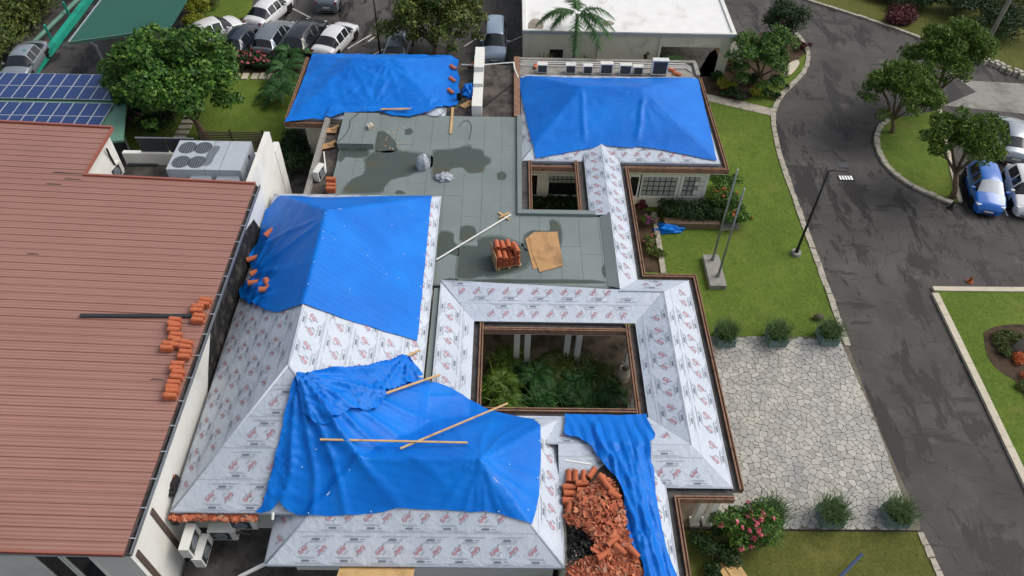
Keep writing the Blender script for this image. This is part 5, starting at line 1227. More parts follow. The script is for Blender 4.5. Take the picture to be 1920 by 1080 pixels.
# NW shrubs, bougainvillea, hedge row
for i, (px, py, r, h, mt, fl, lab) in enumerate([(262, 215, 1.0, 1.6, 'leaf_dark', 'petal_magenta', 'bougainvillea with magenta flowers beside the solar panels'), (235, 245, .8, 1.3, 'leaf_dark', 'petal_magenta', 'magenta bougainvillea hanging by the red roof corner'), (300, 235, 1.0, .9, 'leaf_dark', None, 'dark groundcover under the large round tree'), (378, 25, .9, 1.3, 'leaf_yellow', None, 'yellow green bush beside the green canopy'), (365, 50, .8, 1.0, 'leaf_yellow', None, 'lime shrub between canopy and white car'), (392, 8, 1.0, 1.5, 'leaf_olive', None, 'olive shrub at the top edge near the canopy'), (470, 122, 1.1, .9, 'leaf_dark', 'petal_pink', 'dark shrub with small red flowers behind the silver car'), (450, 112, 1.0, .9, 'leaf_dark', None, 'dark shrub next to the round tree crown'), (500, 118, 1.0, .9, 'leaf_dark', 'petal_pink', 'flowering shrub in the bed behind the parked cars'), (555, 320, 1.2, 1.6, 'leaf_dark', None, 'dense shrub beside the white gable wall'), (550, 290, 1.1, 1.6, 'leaf_dark', None, 'dense dark shrub below the pale service wall')]):
    shrub(lab, px, py, r, h, M[mt], .17, 14, 190, flowers=M[fl] if fl else None, nf=26 if fl else 0, fsz=.12)
for px, py, lab in ((540, 150, 'small feather palm by the stepping stones left of the blue tarp'), (528, 190, 'small feather palm at the left edge of the blue tarp roof'), (548, 118, 'small feather palm behind the black parked car')):
    b = P(px, py); palm(lab, b, b + Vector((0, 0, .9)), 11, 1.7, 'young_palm', .09, M['leaf_palm'], 'young palms by the garden path')
# wooded slope beyond the teal wall
wd = tag(empty('woodland'), None, None, None, 'stuff'); cl = []
for i in range(240):
    px, py = random.uniform(-80, 150), random.uniform(-30, 170)
    if px / 165 + py / 150 > 0.86: continue
    q = P(px, py, 0); cl.append(((q.x, q.y, random.uniform(.4, 2.2)), random.uniform(.9, 1.5), 170))
o = foliage('woodland', cl, .26, M['leaf_olive'], None, .5); o['kind'] = 'stuff'; bpy.data.objects.remove(wd)
o.name = 'woodland'
# louvred screen fence and bare fence in the garden
sf = thing('slatted_screen', 'dark slatted screen fence laid along the garden lawn', 'screen'); za, zb = .25, 1.6
A, B = P(386, 292, za), P(504, 292, za); yb = P(440, 233, za).y
for i in range(15):
    y = A.y + .02 + i * (.105); z = .25 + i * .125; MB().box(((A.x + B.x) / 2, A.y, z), (B.x - A.x, .04, .06)).build('slat', M['brown'], sf)
for x in (A.x, (A.x + B.x) / 2, B.x): MB().bb(x - .04, x + .04, A.y + .03, A.y + .1, 0, 2.15).build('post', M['black'], sf)
gs = thing('glass_balustrade', 'smoked glass balustrade with metal rail on the annex parapet', 'balustrade'); A, B = P(262, 290, DZ + .7), P(372, 290, DZ + .7); yy = yN + .12
for k in range(2): MB().bb(A.x + (B.x - A.x) * k / 2 + .03, A.x + (B.x - A.x) * (k + 1) / 2 - .03, yy - .01, yy + .01, DZ + .72, DZ + 1.55).build('glass_panel', M['grille'], gs)
MB().bb(A.x, B.x, yy - .03, yy + .03, DZ + 1.55, DZ + 1.6).build('rail', M['grey_metal'], gs)
# ================================================================== CARS
def car_paint(name, hexc, rough=.25, metal=.0):
    t = NT(name); c = lin(hexc); v = t.coord(kind='World'); t.col(t.ramp(t.noise(v, 1.5, 4), [(.3, vmul(c, .93)), (.7, vmul(c, 1.05))])); t.rough(rough); t.b.inputs['Metallic'].default_value = metal
    t.b.inputs['Coat Weight'].default_value = .6; t.b.inputs['Coat Roughness'].default_value = .08; return t.m
PAINT = dict(white=car_paint('paint_white', '#d9dadb'), silver=car_paint('paint_silver', '#9aa3ac', .3, .5), grey=car_paint('paint_grey', '#7e8790', .3, .5), black=car_paint('paint_black', '#1c2026'), navy=car_paint('paint_navy', '#2b3442', .3, .2), blue=car_paint('paint_blue', '#1866c0'), skyblue=car_paint('paint_skyblue', '#9fb2c4', .3, .4))
CT = {  # stations rear->front: (x/L, ztop, roof half fraction, width fraction, tag) ; tags: g rear glass, r roof, w windscreen
 'sedan': dict(L=4.5, W=1.76, belt=.90, st=[(0, .70, .7, .80, ''), (.02, .92, .7, .90, ''), (.06, .98, .72, .96, ''), (.11, 1.0, .72, .99, ''), (.13, 1.02, .72, 1, 'g'), (.28, 1.35, .67, 1, ''), (.30, 1.38, .67, 1, 's'), (.38, 1.43, .66, 1, 's'), (.46, 1.45, .66, 1, ''), (.475, 1.45, .66, 1, 's'), (.55, 1.44, .66, 1, 's'), (.61, 1.41, .66, 1, ''), (.625, 1.39, .67, 1, 'w'), (.78, 1.0, .76, 1, ''), (.80, .98, .77, 1, ''), (.88, .92, .77, .98, ''), (.945, .83, .74, .95, ''), (.985, .72, .7, .86, ''), (1, .55, .66, .78, '')]),
 'hatch': dict(L=3.95, W=1.70, belt=.95, st=[(0, .75, .7, .84, ''), (.015, 1.0, .7, .92, ''), (.04, 1.06, .7, .95, 'g'), (.13, 1.42, .64, .97, ''), (.17, 1.46, .66, 1, 's'), (.40, 1.50, .66, 1, ''), (.42, 1.50, .66, 1, 's'), (.56, 1.46, .66, 1, ''), (.59, 1.43, .66, 1, 'w'), (.75, 1.02, .76, 1, ''), (.78, .98, .76, 1, ''), (.92, .84, .72, .95, ''), (.98, .72, .66, .84, ''), (1, .52, .6, .74, '')]),
 'suv': dict(L=4.45, W=1.84, belt=1.05, st=[(0, .8, .74, .86, ''), (.012, 1.08, .74, .94, ''), (.035, 1.14, .74, .96, 'g'), (.10, 1.56, .68, .98, ''), (.15, 1.62, .69, 1, 's'), (.40, 1.66, .69, 1, ''), (.42, 1.66, .69, 1, 's'), (.57, 1.62, .69, 1, ''), (.60, 1.58, .69, 1, 'w'), (.74, 1.12, .78, 1, ''), (.77, 1.08, .78, 1, ''), (.93, .98, .76, .96, ''), (.985, .82, .7, .88, ''), (1, .6, .66, .8, '')]),
 'van': dict(L=4.4, W=1.72, belt=1.02, st=[(0, .8, .74, .88, ''), (.012, 1.05, .74, .94, ''), (.03, 1.1, .74, .96, 'g'), (.07, 1.62, .68, .98, ''), (.11, 1.68, .69, 1, 's'), (.42, 1.72, .69, 1, ''), (.44, 1.72, .69, 1, 's'), (.63, 1.66, .69, 1, ''), (.66, 1.6, .69, 1, 'w'), (.83, 1.06, .78, 1, ''), (.85, 1.02, .78, 1, ''), (.95, .88, .74, .95, ''), (.985, .74, .68, .86, ''), (1, .55, .62, .78, '')])}
def make_car(label, rear, front, kind, paint, name='parked_car', group='cars in the parking lot', shade=False):
    c = CT[kind]; L, Wd, belt = c['L'], c['W'], c['belt']; a, b = P(*rear, .6), P(*front, .6); mid = (a + b) / 2; d = b - a
    t = thing(name, label, 'car', (mid.x, mid.y, 0), math.atan2(d.y, d.x), group); st = c['st']
    rings = []
    for (fx, zt, rf, wf, tg) in st:
        x = (fx - .5) * L; w = Wd / 2 * wf; bl = min(belt, zt - .03); gh = zt > belt + .12
        rw_ = w * rf if gh else w * .86
        half = [(w * .90, .22), (w * .98, .36), (w, .58), (w * .985, bl - .06), (w * .94, bl), (rw_ * 1.0, zt - .05 if gh else bl + (zt - bl) * .5), (rw_ * .85, zt - .008), (rw_ * .5, zt + .028), (0, zt + .045)]
        rings.append([(x, y, z) for y, z in half] + [(x, -y, z) for y, z in half[-2::-1]])
    n = len(rings[0]); V = [p for r in rings for p in r]; body = MB(); ws = MB(); rg = MB(); sides = []
    def f(i, j): return (i * n + j, (i + 1) * n + j, (i + 1) * n + j + 1, i * n + j + 1)
    bf, wf_, gf, sf_ = [], [], [], []
    for i in range(len(st) - 1):
        tg = st[i][4]
        for j in range(n - 1):
            top = 5 <= j <= n - 7
            if tg == 'w' and top: wf_.append(f(i, j))
            elif tg == 'g' and top: gf.append(f(i, j))
            elif (tg in ('s', 'w') or (tg == 'g' and kind == 'sedan')) and j in (4, n - 6): sf_.append((j, f(i, j)))
            else: bf.append(f(i, j))
    bf += [tuple(range(n))[::-1], tuple(range((len(st) - 1) * n, len(st) * n))]
    def sub(fs):
        idx = sorted({k for q in fs for k in q}); mp = {k: i for i, k in enumerate(idx)}; return [V[k] for k in idx], [tuple(mp[k] for k in q) for q in fs]
    body.add(*sub(bf)); bo = body.build('body', PAINT[paint], t, True)
    md = bo.modifiers.new('e', 'EDGE_SPLIT'); md.split_angle = R_(50)
    ws.add(*sub(wf_)); ws.build('windscreen', M['alu'] if shade else M['glass'], t, True); rg.add(*sub(gf)); rg.build('rear_window', M['glass'], t, True)
    for j, q in sf_: m = MB(); m.add(*sub([q])); m.build('side_window', M['glass'], t)
    R = .32 if kind != 'suv' else .35; ty = MB(); ty.T = Matrix.Rotation(R_(90), 4, 'X'); ty.lathe([(R * .6, -.1), (R * .96, -.1), (R, -.06), (R, .06), (R * .96, .1), (R * .6, .1)], 20); tm = ty.mesh('tyre', M['rubber'], True)
    rm = MB(); rm.T = Matrix.Rotation(R_(90), 4, 'X'); rm.lathe([(.02, -.07), (R * .3, -.085), (R * .62, -.07), (R * .62, .07), (R * .3, .085), (.02, .07)], 12); rmm = rm.mesh('rim', M['rim'])
    for fx in (.18, .81):
        for s in (-1, 1):
            w = empty('wheel', ((fx - .5) * L, s * (Wd / 2 - .09), R), 0, t); link('tyre', tm, w); link('rim', rmm, w)
            MB().bb((fx - .5) * L - R * 1.12, (fx - .5) * L + R * 1.12, s * (Wd / 2 - .14) - .15, s * (Wd / 2 - .14) + .15, .2, R * 2 + .02).build('wheel_well', M['rubber'], t)
    for s in (-1, 1):
        m = MB(); m.box((.935 * L - L / 2, s * Wd * .36, st[-3][1] - .115), (.26, .3, .09), -s * .4); m.build('headlight', M['lamp'], t)
        m = MB(); m.box((.016 * L - L / 2, s * Wd * .37, st[1][1] - .12), (.1, .28, .16), s * .3); m.build('tail_light', M['tail'], t)
        m = MB(); m.box((.685 * L - L / 2, s * (Wd / 2 + .08), belt + .06), (.12, .2, .13)); m.build('wing_mirror', PAINT[paint], t)
        m = MB(); m.box((0.03 * L, s * (Wd / 2 - .004), belt - .12), (.14, .02, .03)); m.build('door_handle', M['grey_metal'], t)
    MB().bb(-L / 2 - .012, -L / 2 + .01, -.24, .24, .55, .66).build('number_plate', M['plate'], t); MB().bb(L / 2 - .02, L / 2 + .01, -.24, .24, .36, .47).build('number_plate', M['plate'], t)
    MB().bb(L / 2 - .03, L / 2 + .004, -.4, .4, .25, .34).build('front_grille', M['black'], t); MB().bb(-L / 2 - .006, -L / 2 + .03, -.55, .55, .26, .36).build('rear_valance', M['black'], t)
    if kind == 'suv':
        for s in (-1, 1): m = MB(); m.beam((-.36 * L, s * Wd * .31, 1.665), (.06 * L, s * Wd * .31, 1.685), .04, .04); m.build('roof_rail', M['grey_metal'], t)
    return t
make_car('white sedan parked nearest the first blue tarp', (608, 97), (650, 52), 'sedan', 'white')
make_car('black sport utility car between the silver and white cars', (553, 97), (594, 46), 'suv', 'black')
make_car('silver grey sport utility car beside the black one', (494, 103), (534, 46), 'suv', 'grey')
make_car('dark navy car half hidden behind the round tree', (438, 97), (474, 52), 'hatch', 'navy')
make_car('white sedan parked askew beside the green canopy', (362, 72), (432, 46), 'sedan', 'white')
make_car('white sedan at the top of the lot with lawn behind', (478, 44), (530, 0), 'sedan', 'white')
make_car('grey sport utility car cut by the top edge of the picture', (611, 16), (632, -38), 'suv', 'grey')
make_car('pale hatchback mostly hidden under the olive tree', (742, 104), (752, 70), 'hatch', 'silver')
make_car('silver blue minivan facing the camera beside the cream building', (930, 46), (927, 112), 'van', 'skyblue')
make_car('silver sedan parked outside the teal wall', (70, 84), (24, 150), 'sedan', 'silver', group='cars outside the main lot')
make_car('silver sedan at the right edge above the bright blue car', (1906, 300), (1893, 222), 'sedan', 'silver', group='cars by the traffic island')
make_car('bright blue hatchback with a sunshade in its windscreen', (1837, 318), (1856, 388), 'hatch', 'blue', group='cars by the traffic island', shade=True)
make_car('white hatchback cut by the right edge of the picture', (1908, 320), (1932, 398), 'hatch', 'white', group='cars by the traffic island')
M['bluegrey'] = simple('faded_blue_plastic', '#4f5f86', .6, .1, 4)
# ================================================================== STREET FURNITURE
b = P(1492, 476, .08); t = thing('street_lamp', 'black solar street lamp leaning over the road from the lawn', 'lamp', b); top = PX(1553, 323, b.y); hz_ = top.z; tx = top.x - b.x
MB().lathe([(.0, .16), (.26, .16), (.28, 0), (.3, -.05)], 16).build('footing', M['concrete'], t); m = MB(); m.tube([(0, 0, .1), (tx * .5, 0, hz_ * .5), (tx, 0, hz_)], [.075, .06, .05], 10); m.tube([(0, 0, .1), (0, 0, .45)], .1, 10); m.build('pole', M['black'], t, True)
m = MB(); m.tube([(tx, 0, hz_), (tx + .25, 0, hz_ + .05), (tx + .9, -.05, hz_ + .02)], .035, 8); m.build('arm', M['black'], t)
m = MB(); m.box((tx + .75, -.38, hz_ - .12), (.75, .36, .05)); m.build('lamp_head', M['black'], t)
for k in range(5):
    m = MB(); m.box((tx + .48 + k * .135, -.38, hz_ - .09), (.09, .3, .012)); m.build('light_strip', M['lamp'], t)
m = MB(); m.box((tx + .72, .28, hz_ + .14), (.5, .4, .03)); m.build('solar_panel', M['glass'], t)
fb = thing('plinth', 'rough concrete plinth carrying two flagpoles on the lawn', 'plinth', P(1337, 508, .07)); a, c = P(1317, 478, .35), P(1358, 534, .35); MB().bb(P(1318, 478, .35).x - fb.location.x, P(1344, 478, .35).x - fb.location.x + .1, P(1340, 536, .35).y - fb.location.y, P(1330, 478, .35).y - fb.location.y, -.05, .3).build('block', M['concrete'], fb)
for i, (bb_, tt, lab) in enumerate((((1336, 487), (1383, 318), 'taller grey flagpole at the far end of the plinth'), ((1346, 518), (1396, 354), 'grey flagpole at the near end of the plinth'))):
    b = P(*bb_, .37); tp = PX(*tt, b.y); t = thing('flagpole', lab, 'flagpole', b, 0, 'flagpoles on the plinth'); m = MB(); m.tube([(0, 0, 0), (tp.x - b.x, 0, tp.z - b.z)], [.06, .035], 10); m.build('pole', M['grey_metal'], t, True); MB().lathe([(.09, -.01), (.1, .05), (.065, .35), (.06, .9), (.085, .92), (.06, .98)], 12).build('sleeve', M['grey_metal'], t); m = MB(); m.lathe([(0, .05), (.05, 0), (0, -.05)], 10, (tp.x - b.x, 0, tp.z - b.z)); m.build('finial', M['alu'], t)
o = MB(); o.prism(pts([(1352, 432), (1360, 418), (1382, 412), (1386, 430)], .1), 0, .18); tag(o.build('concrete_pad', M['concrete']), 'small concrete pad at the foot of the flowering bush', 'pad')
b = P(1533, 598, .1); m = MB(); m.T = Matrix.Translation(b + Vector((0, 0, .14))) @ Matrix.Rotation(R_(70), 4, 'Y'); m.lathe([(0, -.2), (.15, -.2), (.17, 0), (.15, .22), (.09, .24), (.09, .1), (0, .1)], 14); tag(m.build('clay_pot', M['brown'], None, True), 'brown clay pot tipped over on the lawn by the kerb', 'pot')
b = P(1818, 528, .01); m = MB(); m.lathe([(.17, 0), (.17, .03), (.1, .05), (.03, .4), (0, .4)], 12); t = thing('traffic_cone', 'faded orange traffic cone standing on the road', 'cone', b); m.build('cone_body', M['rust'], t)
b = P(1782, 390, .01); m = MB(); m.lathe([(.2, 0), (.2, .04), (.13, .05), (.04, .5), (0, .5)], 12); t = thing('traffic_cone', 'dark traffic cone at the tip of the traffic island', 'cone', b); m.build('cone_body', M['debris'], t)
b = P(1614, 1040, .5); e = P(1565, 1090, .3); m = MB(); m.tube([P(1617, 1038, .9), P(1565, 1092, .2)], .06, 10); tag(m.build('water_pipe', M['bluegrey']), 'dull blue plastic pipe standing slanted in the lower lawn', 'pipe')
m = MB(); q = P(1360, 1060, .3); m.T = Matrix.Translation(q) @ Matrix.Rotation(R_(12), 4, 'Z') @ Matrix.Rotation(R_(-25), 4, 'X'); m.box((0, -.4, .2), (.85, 1.4, .05)); m.box((-.15, -.4, .24), (.06, 1.2, .05)); tag(m.build('wooden_door', M['ply_new']), 'pale wooden door panel leaning by the pink bush', 'door')
lm = P(705, 60, 0); b = P(713, 102); t = thing('light_pole', 'thin black light pole beside the white sedan', 'pole', b); tp = PX(700, -6, b.y); m = MB(); m.tube([(0, 0, 0), (tp.x - b.x, 0, tp.z)], [.07, .05], 8); m.build('shaft', M['black'], t, True); MB().lathe([(.14, .0), (.14, .06), (.07, .08)], 10).build('base_plate', M['black'], t)
# ================================================================== ROOF LITTER
AC = [(1017, 145, .62, .55, 'leftmost small condenser in the roof row'), (1070, 144, .62, .55, 'second condenser from the left in the roof row'), (1102, 144, .58, .52, 'third condenser from the left in the roof row'), (1137, 146, .78, .68, 'fourth condenser in the roof row, middle sized'), (1172, 143, .74, .62, 'fifth condenser in the roof row'), (1196, 144, .62, .52, 'sixth condenser, just left of the tallest one'), (1236, 146, .98, .98, 'tallest condenser at the right end of the roof row')]
for px, py, w, h, lab in AC:
    q = P(px, py, 3.43); q.y = max(q.y, 40.45); ac_unit('condenser', lab, (q.x, q.y, 3.42), 0, w, h, .36, 'condensers on the rear roof', False)
for k, (y_, z_) in enumerate(((41.3, 3.5), (41.15, 3.46), (41.45, 3.56))):
    m = MB(); m.tube([(0.95, y_, z_), (4, y_ + random.uniform(-.05, .05), z_), (8, y_, z_), (11.2, y_, z_), (11.5, y_ - .4, z_)], .035, 6); tag(m.build('roof_pipe', M['pvc']), ['front white pipe behind the condensers', 'nearest white pipe behind the condensers', 'rear white pipe along the parapet'][k], 'pipe', 'pipes on the rear roof')
m = MB(); a = P(963, 118, 3.7); m.tube([P(963, 117, 3.8), P(965, 130, 3.75), P(972, 146, 3.7)], .05, 6); m.tube([P(963, 117, 3.8), P(900, 122, 3.75), P(865, 121, 3.6)], .04, 6); tag(m.build('drain_pipe', M['pvc']), 'white pipe crossing the dirty service roof', 'pipe')
for pth, lab in (([(1000, 0, 0)], ''),): pass
def cable(lab, px, z, r=.02, mat='black'):
    m = MB(); m.tube([P(a, b, z) for a, b in smooth_line(px, 4)], r, 5); tag(m.build('cable', M[mat]), lab, 'cable')
cable('black cable looping over the raised felt platform', [(676, 209), (665, 218), (657, 225), (655, 240), (645, 255), (634, 266)], FLAT_Z + .40, .016)
cable('black cable curling on the felt roof by the tarp edge', [(795, 214), (815, 219), (825, 216), (835, 206), (830, 203)], FLAT_Z + .03, .016)
cable('thick black cables on the dirty service roof', [(905, 200), (925, 185), (950, 165), (962, 155)], 3.58, .04)
cable('thin dark wire hanging over the felt roof', [(860, 238), (870, 227), (880, 228), (884, 240), (880, 262)], FLAT_Z + .03, .012)
# barrel tiles
def tile_mesh(L=.42, r=.105, n=7):
    m = MB(); vs = []
    for x, k in ((-L / 2, 1.0), (L / 2, .86)):
        for rr in (r * k, (r - .016) * k):
            for i in range(n + 1): a = math.pi * i / n; vs.append((x, rr * math.cos(a), rr * math.sin(a)))
    q = n + 1; fs = []
    for i in range(n): fs += [(i, i + 1, 2 * q + i + 1, 2 * q + i), (q + i, 3 * q + i, 3 * q + i + 1, q + i + 1), (i, q + i, q + i + 1, i + 1), (2 * q + i, 2 * q + i + 1, 3 * q + i + 1, 3 * q + i)]
    fs += [(0, 2 * q, 3 * q, q), (n, q + n, 3 * q + n, 2 * q + n)]; m.add(vs, fs); return m.mesh('clay_tile', M['tile'], False)
TM = tile_mesh()
def tile(lab, loc, rz_=0, tilt=0, roll=0, s=1.0, group=None):
    o = link('clay_tile', TM, None, loc); o.rotation_euler = (roll, tilt, rz_); o.scale = (s, s, s); tag(o, lab, 'roof tile', group); return o
# stacks on the red roof: (px,py) of each stack
RS = [(385, 571), (371, 583), (373, 601), (328, 608), (328, 619), (330, 636), (315, 653), (333, 648), (350, 651), (347, 669), (333, 691), (334, 707), (326, 726), (322, 742)]
RSL = ['topmost tile stack by the red roof gutter', 'tile stack at the end of the dark metal bar', 'tile stack just below the dark metal bar', 'highest stack of the inner tile line on the red roof', 'second stack of the inner tile line', 'third stack of the inner tile line', 'tile stack sticking out furthest left on the red roof', 'tile stack right of the one furthest left', 'tile stack beside the gutter in the middle of the line', 'single layer tile stack below the middle one', 'fifth tile stack from the lower end', 'third tile stack from the lower end on the red roof', 'second tile stack from the lower end', 'lowest tile stack on the red roof']
for (px, py), lab in zip(RS, RSL):
    z = rz(P(px, py, 6.8).x); q = P(px, py, z + .05); ang = random.uniform(-.08, .08)
    for row in range(2):
        for k in range(4):
            tile(['bottom', 'second', 'third', 'top'][k] + (' near' if row == 0 else ' far') + ' tile of the ' + lab, (q.x + (k % 2) * .05 + random.uniform(-.02, .02), q.y + (row - .5) * .2, rz(q.x) + .055 + k * .055), ang + random.uniform(-.05, .05), R_(4), 0, 1.0, lab)
m = MB(); a, c = P(143, 580, 7.15), P(362, 586, 6.8); m.beam((a.x, a.y, rz(a.x) + .09), (c.x, c.y, rz(c.x) + .09), .14, .06); tag(m.build('metal_bar', M['grille']), 'long dark metal channel lying across the red roof', 'bar')
# pallet of tiles on the felt roof
q0 = P(950, 490, FLAT_Z); m = MB()
for k in range(5): m.box((0, -.42 + k * .21, .1), (1.15, .12, .025))
for k in (-1, 0, 1): m.box((k * .5, 0, .045), (.1, 1.0, .09))
t = thing('pallet', 'timber pallet under the tile pile on the felt roof', 'pallet', (q0.x, q0.y, FLAT_Z + .012), R_(15)); m.build('boards', M['wood'], t); m = MB(); m.box((-.62, 0, .45), (.03, 1.1, .85)); m.build('side_board', M['ply'], t)
for i in range(4):
    for j in range(2):
        for k in range((7, 9, 6, 8, 5, 8, 9, 6)[i * 2 + j]):
            a = R_(15); lx, ly = -.42 + i * .27, -.25 + j * .47
            tile(['lowest', 'second', 'third', 'fourth', 'fifth', 'sixth', 'seventh', 'eighth', 'topmost'][k] + ' clay tile of pallet column ' + ['nearest the side board', 'next to the side board one', 'second from the plywood sheets', 'nearest the plywood sheets'][i] + (', front row' if j == 0 else ', back row'), (q0.x + lx * math.cos(a) - ly * math.sin(a) + random.uniform(-.01, .01), q0.y + lx * math.sin(a) + ly * math.cos(a) + random.uniform(-.02, .02), FLAT_Z + .14 + k * .105), R_(103 + random.uniform(-4, 4)), random.uniform(-.03, .03), 0, 1.2, 'tiles piled on the pallet')
for i in range(3):
    for k in range(4 - i % 2):
        q = P(622, 342 + i * 9, FLAT_Z); tile(['bottom', 'second', 'third', 'top'][k] + ' tile in the ' + ['far', 'middle', 'near'][i] + ' column of the small pile behind the tall hip roof', (q.x, q.y, FLAT_Z + .02 + k * .07), 0, 0, 0, 1.1, 'small tile pile by the tall hip roof')
# tiles weighting the tarps
def tile_on(px, py, hf, lab, ang, n=1):
    x, y = on_roof(px, py, hf); tile(lab, (x, y, hf(x, y) + .14), R_(ang), .0, .0, 1.25)
for px, py, a, lab in ((505, 441, 60, 'single tile lying highest on the wide blue tarp'), (475, 489, 25, 'tile at the tarp edge above the crumpled corner'), (481, 514, 40, 'tile tilted at the tarp edge near the gutter'), (479, 534, 10, 'short tile in the crumpled tarp corner'), (503, 536, -60, 'tile standing in the crumpled tarp corner'), (500, 547, 5, 'lowest tile in the crumpled tarp corner')): tile_on(px, py, ledge3, lab, a)
for px, py, a, lab in ((850, 131, -50, 'top tile holding the tarp by the parapet'), (849, 154, -50, 'middle tile holding the tarp by the parapet'), (846, 176, -50, 'lowest tile holding the tarp by the parapet')): tile_on(px, py, hNW, lab, a)
for px, py, a, lab in ((884, 124, 70, 'loose tile lying on the dirty service roof'), (1004, 124, 80, 'loose tile left of the leftmost condenser'), (1018, 119, 85, 'loose tile behind the leftmost condenser'), (1260, 131, -35, 'upper loose tile right of the tallest condenser'), (1270, 138, -30, 'lower loose tile right of the tallest condenser')):
    q = P(px, py, 3.5); tile(lab, (q.x, q.y, 3.46 if px > 960 else 3.53), R_(a), 0, 0, 1.2)
# broken tile heap on the stripped wing
rub = []; Vs = []; Fs = []; o_ = 0
poly = [on_roof(a, b, h5) for a, b in [(1062, 945), (1090, 930), (1130, 895), (1150, 915), (1166, 950), (1172, 1000), (1185, 1035), (1205, 1075), (1205, 1140), (1064, 1140), (1064, 1062), (1108, 1050), (1116, 1020), (1090, 998), (1062, 985)]]
xs = [p[0] for p in poly]; ys = [p[1] for p in poly]; cnt = 0
while cnt < 4600:
    x, y = random.uniform(min(xs), max(xs)), random.uniform(min(ys), max(ys))
    if not inside(poly, x, y): continue
    cx, cy = on_roof(1120, 985, h5) if cnt == 0 else (cx, cy)
    z = wing_h(x, y) + max(0, .55 - .28 * math.hypot(x - cx, (y - cy) * .6)) * random.uniform(.3, 1.05) + .05
    big = random.random() < .10; L = random.uniform(.04, .12) * (1.9 if big else 1); Mx = Matrix.Rotation(random.uniform(0, 6.28), 3, 'Z') @ Matrix.Rotation(random.gauss(0, .5), 3, 'X') @ Matrix.Rotation(random.gauss(0, .5), 3, 'Y')
    w = L * random.uniform(.4, .8); c = w * .35; th = .014
    for vx, vy, vz in ((-L, -w, 0), (L * .9, -w * .8, 0), (L, w * .1, c), (-L * .8, 0, c), (L * .7, w, 0), (-L * .9, w * .9, 0)): v = Mx @ Vector((vx, vy, vz)) ; Vs.append((x + v.x, y + v.y, z + v.z))
    Fs += [(o_, o_ + 1, o_ + 2, o_ + 3), (o_ + 3, o_ + 2, o_ + 4, o_ + 5)]; o_ += 6; cnt += 1
o = link('tile_rubble', np_mesh('tile_rubble', np.array(Vs), np.array(Fs), M['tilemix'])); tag(o, 'heap of smashed terracotta tiles on the stripped wing roof', 'rubble', None, 'stuff')
# black felt scraps and pale chunks
for nm, n_, mt, box, s0, lab in (('felt_scraps', 260, M['debris'], [(1062, 990), (1090, 990), (1116, 1015), (1120, 1045), (1100, 1062), (1064, 1066)], .11, 'torn black felt scraps at the foot of the tile heap'), ('mortar_chunks', 70, M['kerb_new'], [(1062, 1020), (1120, 1010), (1160, 1000), (1168, 1075), (1065, 1080)], .05, 'pale mortar chunks among the broken tiles')):
    poly = [on_roof(a, b, h5) for a, b in box]; xs = [p[0] for p in poly]; ys = [p[1] for p in poly]; m = MB(); k = 0
    while k < n_:
        x, y = random.uniform(min(xs), max(xs)), random.uniform(min(ys), max(ys))
        if not inside(poly, x, y): continue
        s = s0 * random.uniform(.5, 1.4); Mx = Matrix.Rotation(random.uniform(0, 6.28), 3, 'Z') @ Matrix.Rotation(random.gauss(0, .5), 3, 'X'); m.box((x, y, wing_h(x, y) + random.uniform(.1, .3)), (s, s * .7, s * .35 if nm == 'felt_scraps' else s * .8), rot=Mx, taper=.7); k += 1
    tag(m.build(nm, mt), lab, 'debris', None, 'stuff')
gT = 'whole tiles stacked beside the heap'
for i, (px, py, a) in enumerate([(1066, 895, 88), (1078, 897, 88), (1093, 900, 88), (1108, 893, 55), (1066, 918, 0), (1090, 912, 0), (1068, 930, 0), (1093, 926, 0), (1066, 943, 0), (1092, 938, 0), (1067, 957, 80), (1128, 910, -60), (1140, 925, -50), (1150, 938, -30), (1145, 1025, 40), (1128, 1050, 30), (1160, 1040, -40), (1185, 1045, -50)]):
    x, y = on_roof(px, py, h5); 
    for k in range(3 if i < 11 else 1): tile(['bottom', 'middle', 'top'][k] + ' whole tile ' + ['at the far left', 'second in the far row', 'third in the far row', 'slanting in the far row', 'at the left of the second row', 'at the right of the second row', 'at the left of the third row', 'at the right of the third row', 'at the left of the fourth row', 'at the right of the fourth row', 'turned sideways at the near end'][min(i, 10)] + ' above the heap' if i < 11 else ['tile lying at the upper rim of the heap', 'tile leaning at the right rim of the heap', 'tile against the tarp edge over the heap', 'long tile lying low on the heap', 'tile half buried near the felt scraps', 'tile near the lowest tarp edge', 'tile furthest down beside the blue tarp'][i - 11], (x, y, wing_h(x, y) + (.12 if i < 11 else .42) + k * .07), R_(a), 0, 0, 1.12, gT if i < 11 else None)
m = MB(); m.tube([P(1058, 863, 4.3), P(1108, 871, 4.25)], .04, 8); tag(m.build('plastic_pipe', M['pvc']), 'white plastic pipe above the stacked tiles', 'pipe')
